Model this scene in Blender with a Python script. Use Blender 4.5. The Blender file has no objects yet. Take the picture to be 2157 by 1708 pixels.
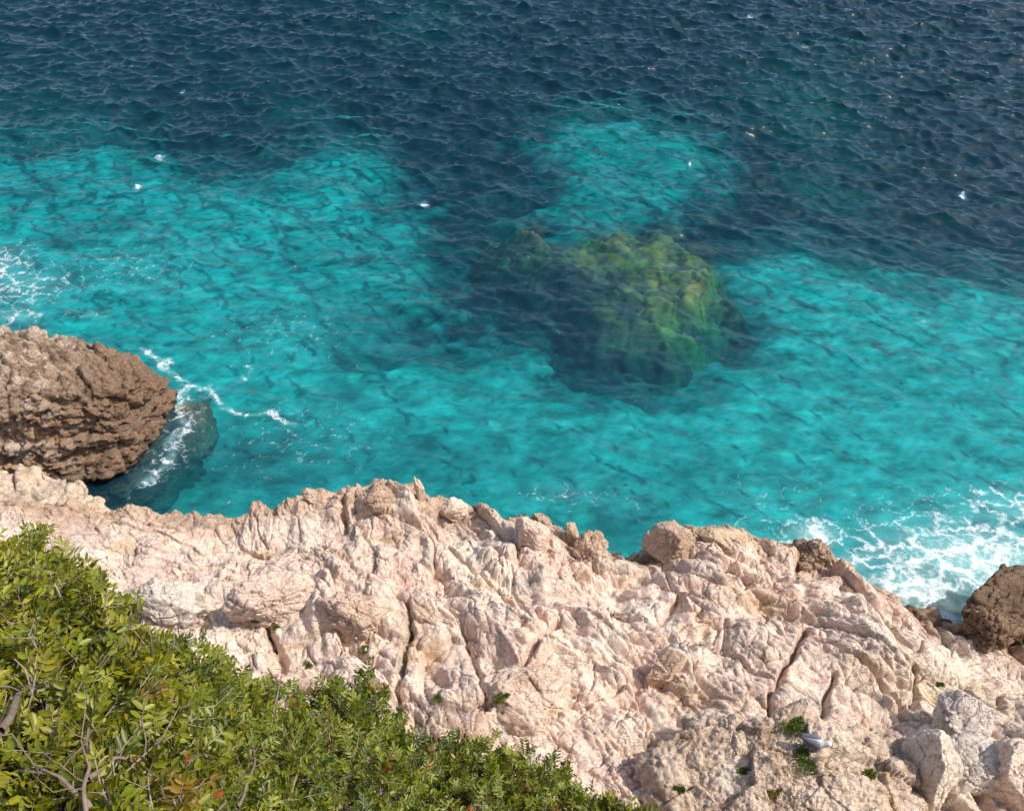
import bpy, bmesh, math, random
import numpy as np
from mathutils import Vector, Matrix

random.seed(7)
rng = np.random.default_rng(11)
S = bpy.context.scene
COL = S.collection

# ------------------------------------------------------------------ camera
CAM = np.array([0.0, 0.0, 18.0])
PITCH = math.radians(42.0)
W, H = 2157.0, 1708.0                      # measuring frame of the photograph
F = (W / 2) / math.tan(math.radians(31.0))
FWD = np.array([0, math.cos(PITCH), -math.sin(PITCH)])
UPV = np.array([0, math.sin(PITCH), math.cos(PITCH)])
RGT = np.array([1.0, 0, 0])

cam = bpy.data.cameras.new('camera')
cam.sensor_fit = 'HORIZONTAL'
cam.angle = math.radians(62.0)
cam.clip_start = 0.05
cam.clip_end = 8000
cam_o = bpy.data.objects.new('camera', cam)
COL.objects.link(cam_o)
cam_o.location = CAM
cam_o.rotation_euler = (math.radians(90) - PITCH, 0, 0)
S.camera = cam_o


def ray(px, py):
    d = FWD + RGT * ((px - W / 2) / F) - UPV * ((py - H / 2) / F)
    return d / np.linalg.norm(d)


def at_z(px, py, z):
    d = ray(px, py)
    return CAM + d * ((z - CAM[2]) / d[2])


def at_d(px, py, t):
    return CAM + ray(px, py) * t


# ------------------------------------------------------------------ noise
def _h(n):
    n = n.astype(np.uint32)
    n ^= n >> np.uint32(16); n *= np.uint32(0x7feb352d)
    n ^= n >> np.uint32(15); n *= np.uint32(0x846ca68b)
    n ^= n >> np.uint32(16)
    return n


def hsh(ix, iy, iz, seed):
    with np.errstate(over='ignore'):
        n = (np.asarray(ix).astype(np.int64) * 374761393 + np.asarray(iy).astype(np.int64) * 668265263
             + np.asarray(iz).astype(np.int64) * 2147483647 + seed * 1274126177) & 0xffffffff
        return _h(n)


def hf(ix, iy, iz, seed):
    return hsh(ix, iy, iz, seed).astype(np.float64) / 4294967296.0


def n2(x, y, seed=0):
    x = np.asarray(x, float); y = np.asarray(y, float)
    ix = np.floor(x); iy = np.floor(y)
    fx = x - ix; fy = y - iy
    ux = fx * fx * fx * (fx * (fx * 6 - 15) + 10); uy = fy * fy * fy * (fy * (fy * 6 - 15) + 10)
    out = 0
    for a in (0, 1):
        for b in (0, 1):
            an = hf(ix + a, iy + b, 0, seed) * (2 * math.pi)
            g = np.cos(an) * (fx - a) + np.sin(an) * (fy - b)
            out = out + g * (ux if a else 1 - ux) * (uy if b else 1 - uy)
    return out * 1.5


def fbm2(x, y, seed=0, oct=4, gain=.5, ridge=False):
    s = 0; a = 1.0; t = 0
    for o in range(oct):
        v = n2(x * 2 ** o + o * 17.3, y * 2 ** o - o * 9.1, seed + o)
        if ridge: v = 1 - 2 * np.abs(v)
        s = s + a * v; t += a; a *= gain
    return s / t


def n3(p, seed=0):
    x, y, z = p[:, 0], p[:, 1], p[:, 2]
    ix = np.floor(x); iy = np.floor(y); iz = np.floor(z)
    fx = x - ix; fy = y - iy; fz = z - iz
    u = [f * f * (3 - 2 * f) for f in (fx, fy, fz)]
    out = np.zeros(len(x))
    for a in (0, 1):
        for b in (0, 1):
            for c in (0, 1):
                v = hf(ix + a, iy + b, iz + c, seed) * 2 - 1
                out += v * (u[0] if a else 1 - u[0]) * (u[1] if b else 1 - u[1]) * (u[2] if c else 1 - u[2])
    return out


def fbm3(p, seed=0, oct=4, gain=.5):
    s = 0; a = 1.0; t = 0
    for o in range(oct):
        s = s + a * n3(p * 2 ** o + o * 7.7, seed + o); t += a; a *= gain
    return s / t


def vor2(x, y, seed=0, jit=.95):
    """F1, F2, cell hash, vector to the cell's centre"""
    ix = np.floor(x); iy = np.floor(y)
    f1 = np.full(x.shape, 9.0); f2 = np.full(x.shape, 9.0)
    cid = np.zeros(x.shape); dx1 = np.zeros(x.shape); dy1 = np.zeros(x.shape)
    for a in (-1, 0, 1):
        for b in (-1, 0, 1):
            cx = ix + a; cy = iy + b
            px = cx + .5 + (hf(cx, cy, 1, seed) - .5) * jit
            py = cy + .5 + (hf(cx, cy, 2, seed) - .5) * jit
            dx = x - px; dy = y - py
            d = np.sqrt(dx * dx + dy * dy)
            new = d < f1
            f2 = np.where(new, f1, np.minimum(f2, d))
            f1 = np.where(new, d, f1)
            cid = np.where(new, hf(cx, cy, 3, seed), cid)
            dx1 = np.where(new, dx, dx1); dy1 = np.where(new, dy, dy1)
    return f1, f2, cid, dx1, dy1


def env2(x, y, seed=0, H=.5, tilt=.6, k=1.0, jit=.95, sign=1):
    """upper envelope of tilted caps, one per cell: blocks that meet in sharp creases (sign=-1: facets that meet in sharp ridges)"""
    ix = np.floor(x); iy = np.floor(y)
    best = np.full(x.shape, -99.0); cid = np.zeros(x.shape)
    for a in (-1, 0, 1):
        for b in (-1, 0, 1):
            cx = ix + a; cy = iy + b
            dx = x - (cx + .5 + (hf(cx, cy, 1, seed) - .5) * jit); dy = y - (cy + .5 + (hf(cx, cy, 2, seed) - .5) * jit)
            r = hf(cx, cy, 3, seed)
            v = H * r + tilt * ((hf(cx, cy, 4, seed) - .5) * 2 * dx + (hf(cx, cy, 5, seed) - .5) * 2 * dy) - k * (dx * dx + dy * dy)
            new = v > best
            best = np.where(new, v, best); cid = np.where(new, r, cid)
    return best * sign, cid


def vor3(p, seed=0, jit=.9):
    i = np.floor(p)
    f1 = np.full(len(p), 9.0); f2 = np.full(len(p), 9.0); cid = np.zeros(len(p))
    for a in (-1, 0, 1):
        for b in (-1, 0, 1):
            for c in (-1, 0, 1):
                k = i + np.array([a, b, c])
                q = k + .5 + np.stack([hf(k[:, 0], k[:, 1], k[:, 2], seed + m) - .5 for m in (1, 2, 3)], 1) * jit
                d = np.linalg.norm(p - q, axis=1)
                new = d < f1
                f2 = np.where(new, f1, np.minimum(f2, d)); f1 = np.where(new, d, f1)
                cid = np.where(new, hf(k[:, 0], k[:, 1], k[:, 2], seed + 4), cid)
    return f1, f2, cid


def sst(a, b, x):
    t = np.clip((x - a) / (b - a), 0, 1)
    return t * t * (3 - 2 * t)


def lerp(a, b, t):
    return a + (b - a) * t


def lerpc(a, b, t):
    return a + (np.asarray(b)[None, :] - a) * t[:, None]


# ------------------------------------------------------------------ mesh helpers
def mesh_obj(name, verts, faces, mat, parent=None, smooth=True, attrs=None):
    """verts (n,3), faces (m,k) array of equal k -> ONE mesh object"""
    verts = np.asarray(verts, np.float32); faces = np.asarray(faces, np.int32)
    me = bpy.data.meshes.new(name)
    k = faces.shape[1]
    me.vertices.add(len(verts)); me.vertices.foreach_set('co', verts.ravel())
    me.loops.add(faces.size); me.loops.foreach_set('vertex_index', faces.ravel())
    me.polygons.add(len(faces))
    me.polygons.foreach_set('loop_start', np.arange(0, faces.size, k, dtype=np.int32))
    me.polygons.foreach_set('use_smooth', np.full(len(faces), smooth))
    me.update(calc_edges=True)
    for an, av in (attrs or {}).items():
        av = np.asarray(av, np.float32)
        if av.ndim == 2:
            at = me.attributes.new(an, 'FLOAT_COLOR', 'POINT')
            at.data.foreach_set('color', np.concatenate([av, np.ones((len(av), 1), np.float32)], 1).ravel())
        else:
            at = me.attributes.new(an, 'FLOAT', 'POINT'); at.data.foreach_set('value', av)
    if mat: me.materials.append(mat)
    o = bpy.data.objects.new(name, me)
    COL.objects.link(o)
    if parent: o.parent = parent
    return o


def grid_faces(nr, nc, wrap=False):
    r = np.arange(nr - 1)[:, None]
    c = np.arange(nc if wrap else nc - 1)[None, :]
    c2 = (c + 1) % nc
    a = r * nc + c; b = r * nc + c2; d = (r + 1) * nc + c2; e = (r + 1) * nc + c
    return np.stack([a, b, d, e], -1).reshape(-1, 4)


def tag(o, label, cat, group=None):
    o['label'] = label; o['category'] = cat
    if group: o['group'] = group
    return o


def empty(name, loc, label, cat, group=None):
    o = bpy.data.objects.new(name, None); COL.objects.link(o)
    o.location = loc; o.empty_display_size = .1
    return tag(o, label, cat, group)


# ------------------------------------------------------------------ materials
def new_mat(name):
    m = bpy.data.materials.new(name); m.use_nodes = True
    nt = m.node_tree; nt.nodes.clear()
    return m, nt


def nd(nt, t, **kw):
    n = nt.nodes.new(t)
    for k, v in kw.items():
        if k.startswith('i_'):
            key = k[2:]
            key = int(key) if key.isdigit() else key.replace('_', ' ')
            n.inputs[key].default_value = v
        else:
            setattr(n, k, v)
    return n


def math_n(nt, op, a, b=None, clamp=False):
    n = nt.nodes.new('ShaderNodeMath'); n.operation = op; n.use_clamp = clamp
    for i, v in enumerate((a, b)):
        if v is None: continue
        if isinstance(v, (int, float)): n.inputs[i].default_value = v
        else: nt.links.new(v, n.inputs[i])
    return n.outputs[0]


def noise_n(nt, vec, scale, detail=4, rough=.55, dist=0):
    n = nd(nt, 'ShaderNodeTexNoise', i_Scale=scale, i_Detail=detail, i_Roughness=rough, i_Distortion=dist)
    nt.links.new(vec, n.inputs['Vector'])
    return n


def ramp_n(nt, fac, stops):
    r = nd(nt, 'ShaderNodeValToRGB')
    e = r.color_ramp.elements
    while len(e) < len(stops): e.new(.5)
    for el, (p, c) in zip(e, stops):
        el.position = p
        el.color = (c, c, c, 1) if isinstance(c, (int, float)) else (*c, 1)
    nt.links.new(fac, r.inputs[0])
    return r


def rock_material(name, bump=1.0, speck=1.0):
    m, nt = new_mat(name)
    L = nt.links.new
    co = nd(nt, 'ShaderNodeNewGeometry').outputs['Position']
    at = nd(nt, 'ShaderNodeAttribute', attribute_name='col')
    a = noise_n(nt, co, 9, 6, .65)
    b = noise_n(nt, co, 42, 4, .6)
    ra = ramp_n(nt, a.outputs[0], [(.25, .8), (.5, 1.0), (.75, 1.13)])
    rb = ramp_n(nt, b.outputs[0], [(.3, 1 - .3 * speck), (.48, 1.0), (.7, 1.06)])
    m1 = nd(nt, 'ShaderNodeMix', data_type='RGBA', blend_type='MULTIPLY'); m1.inputs[0].default_value = 1
    L(at.outputs['Color'], m1.inputs[6]); L(ra.outputs[0], m1.inputs[7])
    m2 = nd(nt, 'ShaderNodeMix', data_type='RGBA', blend_type='MULTIPLY'); m2.inputs[0].default_value = 1
    L(m1.outputs[2], m2.inputs[6]); L(rb.outputs[0], m2.inputs[7])
    p = nd(nt, 'ShaderNodeBsdfPrincipled', i_Roughness=.88)
    p.inputs['Specular IOR Level'].default_value = .25
    L(m2.outputs[2], p.inputs['Base Color'])
    v = nd(nt, 'ShaderNodeTexVoronoi', feature='DISTANCE_TO_EDGE', i_Scale=11)
    w = noise_n(nt, co, 6, 3)
    wa = nd(nt, 'ShaderNodeVectorMath', operation='MULTIPLY_ADD')
    L(w.outputs['Color'], wa.inputs[0]); wa.inputs[1].default_value = (.22, .22, .22); L(co, wa.inputs[2])
    L(wa.outputs[0], v.inputs['Vector'])
    ve = math_n(nt, 'MINIMUM', v.outputs['Distance'], .07)
    b1 = nd(nt, 'ShaderNodeBump', i_Strength=.65 * bump, i_Distance=.25)
    L(ve, b1.inputs['Height'])
    b2 = nd(nt, 'ShaderNodeBump', i_Strength=.75 * bump, i_Distance=.05)
    L(a.outputs[0], b2.inputs['Height']); L(b1.outputs[0], b2.inputs['Normal'])
    b3 = nd(nt, 'ShaderNodeBump', i_Strength=.6 * bump, i_Distance=.018)
    L(b.outputs[0], b3.inputs['Height']); L(b2.outputs[0], b3.inputs['Normal'])
    # hairline joints along the bedding, some of them tinted a darker brown
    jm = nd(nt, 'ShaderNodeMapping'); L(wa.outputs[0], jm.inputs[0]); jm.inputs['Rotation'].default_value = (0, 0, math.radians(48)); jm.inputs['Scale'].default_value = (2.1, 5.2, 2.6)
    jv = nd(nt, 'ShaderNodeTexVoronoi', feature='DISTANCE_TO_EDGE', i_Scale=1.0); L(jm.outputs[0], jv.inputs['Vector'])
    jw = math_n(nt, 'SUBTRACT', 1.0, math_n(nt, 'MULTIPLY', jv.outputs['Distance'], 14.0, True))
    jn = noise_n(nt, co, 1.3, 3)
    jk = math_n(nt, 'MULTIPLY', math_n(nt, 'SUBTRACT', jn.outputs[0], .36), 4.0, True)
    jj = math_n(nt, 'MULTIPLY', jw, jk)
    b4 = nd(nt, 'ShaderNodeBump', i_Strength=.55, i_Distance=.05, invert=True); L(jj, b4.inputs['Height']); L(b3.outputs[0], b4.inputs['Normal'])
    L(b4.outputs[0], p.inputs['Normal'])
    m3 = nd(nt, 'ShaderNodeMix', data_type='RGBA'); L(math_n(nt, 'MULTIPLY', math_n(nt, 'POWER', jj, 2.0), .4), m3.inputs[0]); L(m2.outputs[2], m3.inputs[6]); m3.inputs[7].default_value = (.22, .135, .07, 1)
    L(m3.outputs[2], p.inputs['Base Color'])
    o = nd(nt, 'ShaderNodeOutputMaterial'); L(p.outputs[0], o.inputs[0])
    return m


def simple_mat(name, col, rough=.7, var=.25, scale=30):
    m, nt = new_mat(name)
    co = nd(nt, 'ShaderNodeTexCoord').outputs['Object']
    a = noise_n(nt, co, scale, 4)
    r = ramp_n(nt, a.outputs[0], [(.3, tuple(c * (1 - var) for c in col)), (.7, tuple(min(1, c * (1 + var)) for c in col))])
    p = nd(nt, 'ShaderNodeBsdfPrincipled', i_Roughness=rough)
    nt.links.new(r.outputs[0], p.inputs['Base Color'])
    o = nd(nt, 'ShaderNodeOutputMaterial'); nt.links.new(p.outputs[0], o.inputs[0])
    return m


def leaf_material(name):
    m, nt = new_mat(name); L = nt.links.new
    at = nd(nt, 'ShaderNodeAttribute', attribute_name='col')
    co = nd(nt, 'ShaderNodeNewGeometry').outputs['Position']
    a = noise_n(nt, co, 120, 3)
    ra = ramp_n(nt, a.outputs[0], [(.3, .8), (.7, 1.15)])
    mx = nd(nt, 'ShaderNodeMix', data_type='RGBA', blend_type='MULTIPLY'); mx.inputs[0].default_value = 1
    L(at.outputs['Color'], mx.inputs[6]); L(ra.outputs[0], mx.inputs[7])
    p = nd(nt, 'ShaderNodeBsdfPrincipled', i_Roughness=.42)
    p.inputs['Specular IOR Level'].default_value = .4
    L(mx.outputs[2], p.inputs['Base Color'])
    t = nd(nt, 'ShaderNodeBsdfTranslucent')
    tc = nd(nt, 'ShaderNodeMix', data_type='RGBA', blend_type='MULTIPLY'); tc.inputs[0].default_value = 1
    L(mx.outputs[2], tc.inputs[6]); tc.inputs[7].default_value = (1.5, 1.5, .5, 1)
    L(tc.outputs[2], t.inputs[0])
    ms = nd(nt, 'ShaderNodeMixShader'); ms.inputs[0].default_value = .22
    L(p.outputs[0], ms.inputs[1]); L(t.outputs[0], ms.inputs[2])
    o = nd(nt, 'ShaderNodeOutputMaterial'); L(ms.outputs[0], o.inputs[0])
    return m


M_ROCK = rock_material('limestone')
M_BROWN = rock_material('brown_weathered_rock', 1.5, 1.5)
M_LEAF = leaf_material('leaf')
M_BARK = simple_mat('bark', (.17, .125, .09), .85, .35, 60)
M_TWIG = simple_mat('twig', (.30, .24, .19), .85, .35, 80)
M_SOIL = simple_mat('soil', (.10, .075, .045), .95, .4, 14)

CREAM = np.array([.69, .53, .425]); PINK = np.array([.68, .495, .40]); GREYR = np.array([.47, .415, .36])
OCHRE = np.array([.48, .31, .15]); BROWN = np.array([.30, .195, .12]); PALE = np.array([.74, .62, .50])

# ------------------------------------------------------------------ shore terrain
EDGE = [(-500, 1020, 1.6), (-120, 1050, 1.6), (60, 1060, 1.5), (185, 1068, 1.4), (235, 1068, 1.4), (300, 1070, 1.3), (330, 1078, 1.3),
        (400, 1080, 1.2), (440, 1087, 1.2), (490, 1090, 1.2), (520, 1080, 1.3), (532, 1064, 1.3), (560, 1060, 1.4), (625, 1060, 1.4),
        (640, 1048, 1.5), (690, 1042, 1.5), (735, 1048, 1.6), (775, 1034, 1.8), (830, 1032, 1.8), (870, 1035, 1.7), (900, 1056, 1.6),
        (940, 1066, 1.5), (1000, 1072, 1.4), (1040, 1074, 1.4), (1060, 1090, 1.3), (1085, 1086, 1.3), (1130, 1092, 1.3), (1150, 1100, 1.2),
        (1180, 1108, 1.2), (1225, 1122, 1.1), (1250, 1128, 1.0), (1275, 1164, .9), (1290, 1176, .8), (1330, 1168, .8), (1360, 1156, .8),
        (1385, 1150, .9), (1398, 1126, 1.0), (1450, 1120, 1.0), (1500, 1116, 1.0), (1560, 1126, .9), (1580, 1140, .9), (1640, 1144, .8),
        (1690, 1146, .8), (1738, 1150, .7), (1752, 1176, .5), (1770, 1200, .4), (1800, 1224, .35), (1850, 1248, .3), (1900, 1278, .3),
        (1950, 1298, .25), (2010, 1314, .25), (2060, 1334, .3), (2157, 1384, .3), (2300, 1420, .3), (2700, 1500, .3)]
ew = np.array([at_z(a, b, c) for a, b, c in EDGE])
ew = ew[np.argsort(ew[:, 0])]
EX, EY, EZ = ew[:, 0], ew[:, 1], ew[:, 2]


def graded(lo, hi, fine_lo, fine_hi, d, g=1.06):
    mid = np.arange(fine_lo, fine_hi, d)
    r = []; x = mid[-1]; s = d
    while x < hi: s *= g; x += s; r.append(x)
    l = []; x = mid[0]; s = d
    while x > lo: s *= g; x -= s; l.append(x)
    return np.concatenate([np.array(l[::-1]), mid, np.array(r)])


tx = graded(-34, 36, -12.5, 12.5, .021)
ty = graded(1.6, 24, 5.2, 15.9, .021)
TX, TY = np.meshgrid(tx, ty)

CRACKS = [  # (points, half width m, depth m)
    ([(1702, 1314), (1681, 1356), (1664, 1394), (1626, 1452), (1619, 1487), (1624, 1553)], .05, .32),
    ([(1715, 1338), (1760, 1366), (1809, 1397), (1840, 1411), (1898, 1425), (1940, 1435)], .055, .25),
    ([(1943, 1366), (1947, 1407), (1940, 1439), (1933, 1473)], .04, .28),
    ([(1760, 1421), (1747, 1452), (1738, 1508)], .045, .25),
    ([(1947, 1442), (2012, 1466), (2050, 1521), (2080, 1535)], .05, .2),
    ([(1840, 1414), (1867, 1442), (1905, 1466), (1916, 1487)], .05, .2),
    ([(1590, 1300), (1640, 1340), (1681, 1356)], .04, .2),
    ([(2000, 1590), (2040, 1640), (2085, 1690)], .13, .4),
    ([(230, 1100), (330, 1120), (430, 1165), (500, 1150)], .03, .12),
    ([(500, 1145), (530, 1160), (560, 1172)], .06, .25),
    ([(120, 1170), (260, 1165), (400, 1190), (520, 1200)], .03, .1),
    ([(735, 1060), (725, 1100), (735, 1140)], .06, .2),
    ([(1170, 1340), (1130, 1390), (1060, 1460), (1070, 1500), (1150, 1500), (1230, 1490)], .06, .25),
    ([(1230, 1490), (1330, 1440)], .05, .15),
    ([(860, 1300), (870, 1360), (850, 1420), (840, 1500)], .06, .25),
    ([(945, 1180), (1010, 1230), (1090, 1300), (1150, 1340)], .05, .18),
    ([(560, 1290), (575, 1350), (600, 1420)], .06, .25),
    ([(1330, 1480), (1400, 1540), (1450, 1600)], .05, .18),
    ([(980, 1360), (1010, 1440), (1030, 1520)], .05, .2),
    ([(2060, 1400), (2110, 1430), (2157, 1440)], .04, .12),
]


def seg_dist(x, y, pts):
    d = np.full(x.shape, 9.0)
    for (ax, ay), (bx, by) in zip(pts[:-1], pts[1:]):
        vx, vy = bx - ax, by - ay
        t = np.clip(((x - ax) * vx + (y - ay) * vy) / (vx * vx + vy * vy + 1e-9), 0, 1)
        d = np.minimum(d, np.hypot(x - ax - t * vx, y - ay - t * vy))
    return d


def base_z(px, py):
    """rough level used to turn picture measurements into plan positions"""
    t = (py - 1060) / 640.0
    return 1.2 + 2.3 * max(0, min(1, t))


def blob(x, y, px, py, rx, ry, z=None):
    """soft elliptical zone, measured in the photograph, on the ground plan"""
    c = at_z(px, py, base_z(px, py) if z is None else z)
    sl = np.linalg.norm(c - CAM)
    ax = rx / F * sl; dep = (CAM[2] - c[2]) / sl
    ay = ry / F * sl / dep
    return np.exp(-(((x - c[0]) / ax) ** 2 + ((y - c[1]) / ay) ** 2))


def terrain(X, Y):
    ye = np.interp(X, EX, EY); ze = np.interp(X, EX, EZ)
    wob = .16 * n2(X * 1.9, Y * 1.9, 60) + .10 * n2(X * 4.3, Y * 4.3, 61)
    sd = ye - Y + wob                                   # >0 on land
    inl = np.clip(sd / 9.0, 0, 1.6)
    zin = 3.5 + .10 * X * (X < 0) * 0
    z = lerp(ze, zin, inl ** .85)
    z += .22 * fbm2(X * .35, Y * .35, 3, 3) * sst(.3, 2, sd)
    # steps and hollows of the slope
    z += .35 * blob(X, Y, 830, 1075, 110, 50) - .30 * blob(X, Y, 560, 1150, 120, 45) - .15 * blob(X, Y, 690, 1150, 40, 50)
    z += .25 * blob(X, Y, 1100, 1180, 150, 50) + .3 * blob(X, Y, 1000, 1330, 200, 60) + .25 * blob(X, Y, 660, 1260, 130, 60)
    z -= .25 * blob(X, Y, 1080, 1570, 250, 40) + .3 * blob(X, Y, 480, 1310, 90, 40) + .35 * blob(X, Y, 1890, 1560, 40, 110)
    z += .2 * blob(X, Y, 1480, 1150, 130, 40) + .3 * blob(X, Y, 1300, 1370, 200, 90) + .25 * blob(X, Y, 1820, 1380, 120, 40)
    # zones: how broken the rock is
    smooth = np.clip(1.25 * blob(X, Y, 330, 1150, 340, 95) + .8 * blob(X, Y, 1150, 1590, 330, 60) + .75 * blob(X, Y, 2080, 1420, 150, 90)
                     + .5 * blob(X, Y, 1850, 1440, 200, 110) + .8 * blob(X, Y, 400, 1330, 130, 60) + .5 * blob(X, Y, 1720, 1440, 70, 80), 0, 1)
    amp = 1 - .86 * smooth
    knob = np.clip(blob(X, Y, 850, 1080, 160, 50) + blob(X, Y, 1150, 1130, 130, 40) + blob(X, Y, 1350, 1190, 150, 50), 0, 1)
    # along the bedding
    wx = X + .35 * n2(X * .5, Y * .5, 21) + .08 * n2(X * 1.7, Y * 1.7, 23) + .02 * n2(X * 6, Y * 6, 27)
    wy = Y + .35 * n2(X * .5, Y * .5, 22) + .08 * n2(X * 1.7, Y * 1.7, 24) + .02 * n2(X * 6, Y * 6, 28)
    ang = np.radians(-47 - 16 * sst(0, 1, blob(X, Y, 900, 1430, 250, 120)) + 22 * blob(X, Y, 350, 1150, 350, 120) + 12 * blob(X, Y, 1650, 1220, 260, 110))
    # a fixed frame plus a gentle shear keeps cells continuous while they swing
    a0 = math.radians(-48)
    u = wx * math.cos(a0) + wy * math.sin(a0)
    v = -wx * math.sin(a0) + wy * math.cos(a0)
    v = v + .18 * np.sin(u * .45) * 1.3 + .25 * n2(u * .3, v * .3, 31)
    tint = np.zeros(X.shape)
    crev = np.zeros(X.shape)

    def layer(su, sv, seed, hamp, tilt, depth, width, bias=(0, 0), dome=0.0):
        nonlocal tint, crev
        f1, f2, c, dx, dy = vor2(u / su, v / sv, seed)
        e = f2 - f1
        s = 1 - np.exp(-e / width)
        r1 = (c * 7.13) % 1; r2 = (c * 13.7) % 1; r3 = (c * 29.3) % 1
        h = hamp * (r1 - .35) + tilt * ((r2 - .5 + bias[0]) * dx * su + (r3 - .5 + bias[1]) * dy * sv) - depth * (1 - s)
        tint = tint + (r3 - .5) * hamp * 3
        crev = np.maximum(crev, (1 - s) * depth * 6)
        return h * np.minimum(1, s * 1.3) - dome * f1 * f1

    up = 1 + .5 * knob
    def rot(an):
        ca, sa = math.cos(math.radians(an)), math.sin(math.radians(an))
        return u * ca + v * sa, -u * sa + v * ca

    # joints that cut the slope into large blocks
    z += amp * layer(2.2, 1.0, 101, .30, .5, .34, .03, (.05, .25))
    h, c = env2(u / 1.25, v / .60, 202, .75, .75, 1.0)
    z += amp * up * .30 * h; tint = tint + (c - .5) * .3
    ua, va = rot(14)
    h, c = env2(ua / .56, va / .27, 303, .8, .9, 1.15)
    z += (.12 + .88 * amp) * .19 * h; tint = tint + (c - .5) * .25
    ua, va = rot(-20)
    h, c = env2(ua / .80 + 7, va / .50, 313, .5, 1.4, .7, sign=-1)
    z += (.3 + .7 * amp) * .17 * h
    h, c = env2(ua / .22, va / .13, 404, .9, 1.0, 1.1)
    z += (.15 + .85 * amp) * .05 * h
    ua, va = rot(35)
    h, c = env2(ua / .17, va / .13, 414, .5, 1.1, .7, sign=-1)
    z += (.2 + .8 * amp) * .02 * h
    for su, sv, sd_c, dp, wd_, an in ((.95, .42, 601, .15, .035, 8), (.44, .22, 602, .09, .05, -22), (1.7, .17, 603, .045, .07, 0)):
        ua, va = rot(an)
        f1, f2, c, _, _ = vor2(ua / su + .12 * n2(ua * 3, va * 3, sd_c), va / sv + .12 * n2(ua * 3 + 9, va * 3, sd_c), sd_c)
        z -= dp * np.exp(-(f2 - f1) / wd_) * sst(-.35, .25, fbm2(X * .8, Y * .8, sd_c + 5, 2)) * (.5 + .5 * amp)
    # solution pits
    f1, f2, c, _, _ = vor2(wx / .13, wy / .13, 611)
    z -= .04 * np.exp(-(f1 / .24) ** 2) * (c > .55) * sst(-.1, .3, fbm2(X * .9, Y * .9, 612, 3))
    # bedding grooves on the smooth slabs
    gr = fbm2(u * .9, v * 7.0, 51, 3)
    z -= .035 * sst(.22, .5, gr) * (0.3 + smooth)
    f1, f2, c, dx, dy = vor2(wx / 1.3 + 5, wy / .7, 505)
    z -= smooth * .14 * np.exp(-(f2 - f1) / .03) + smooth * .10 * ((c * 5.1) % 1)
    z += .06 * fbm2(X * 2.6, Y * 2.6, 41, 4) + .012 * fbm2(X * 9, Y * 9, 47, 3, .6) * (.5 + amp)
    # named cracks
    for pts, w, dp in CRACKS:
        pw = [tuple(at_z(a, b, base_z(a, b))[:2]) for a, b in pts]
        d = seg_dist(X + .06 * n2(X * 3, Y * 3, 71), Y + .06 * n2(X * 3, Y * 3, 72), pw)
        wv = w * (1 + .5 * n2(X * 2, Y * 2, 73))
        z -= 1.25 * dp * np.exp(-(d / wv) ** 2)
    # the seaward fall
    fall = np.clip(-sd, 0, None)
    z = np.where(sd < .45, lerp(z, np.minimum(z, ze + .22 + .22 * n2(X * 2.3, Y * 2.3, 63)), sst(.45, -.05, sd)), z)
    z -= fall * (2.6 + .7 * n2(X * 1.2, Y * 1.2, 62)) * sst(0, .3, fall)
    z = np.maximum(z, -5.0)
    return z, sd, tint, crev, smooth


TZ, TSD, TT, TCREV, TSM = terrain(TX, TY)


def sample(grid, x, y):
    i = np.clip(np.searchsorted(ty, y) - 1, 0, len(ty) - 2); j = np.clip(np.searchsorted(tx, x) - 1, 0, len(tx) - 2)
    fy = (y - ty[i]) / (ty[i + 1] - ty[i]); fx = (x - tx[j]) / (tx[j + 1] - tx[j])
    return (grid[i, j] * (1 - fx) * (1 - fy) + grid[i, j + 1] * fx * (1 - fy) + grid[i + 1, j] * (1 - fx) * fy + grid[i + 1, j + 1] * fx * fy)


def hit(px, py):
    """where the line of sight through a measured point meets the rock"""
    d = ray(px, py); t = 8.0
    while t < 40:
        p = CAM + d * t
        if ty[0] < p[1] < ty[-1] and p[2] < sample(TZ, p[0], p[1]): break
        t += .02
    return CAM + d * t, t


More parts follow.
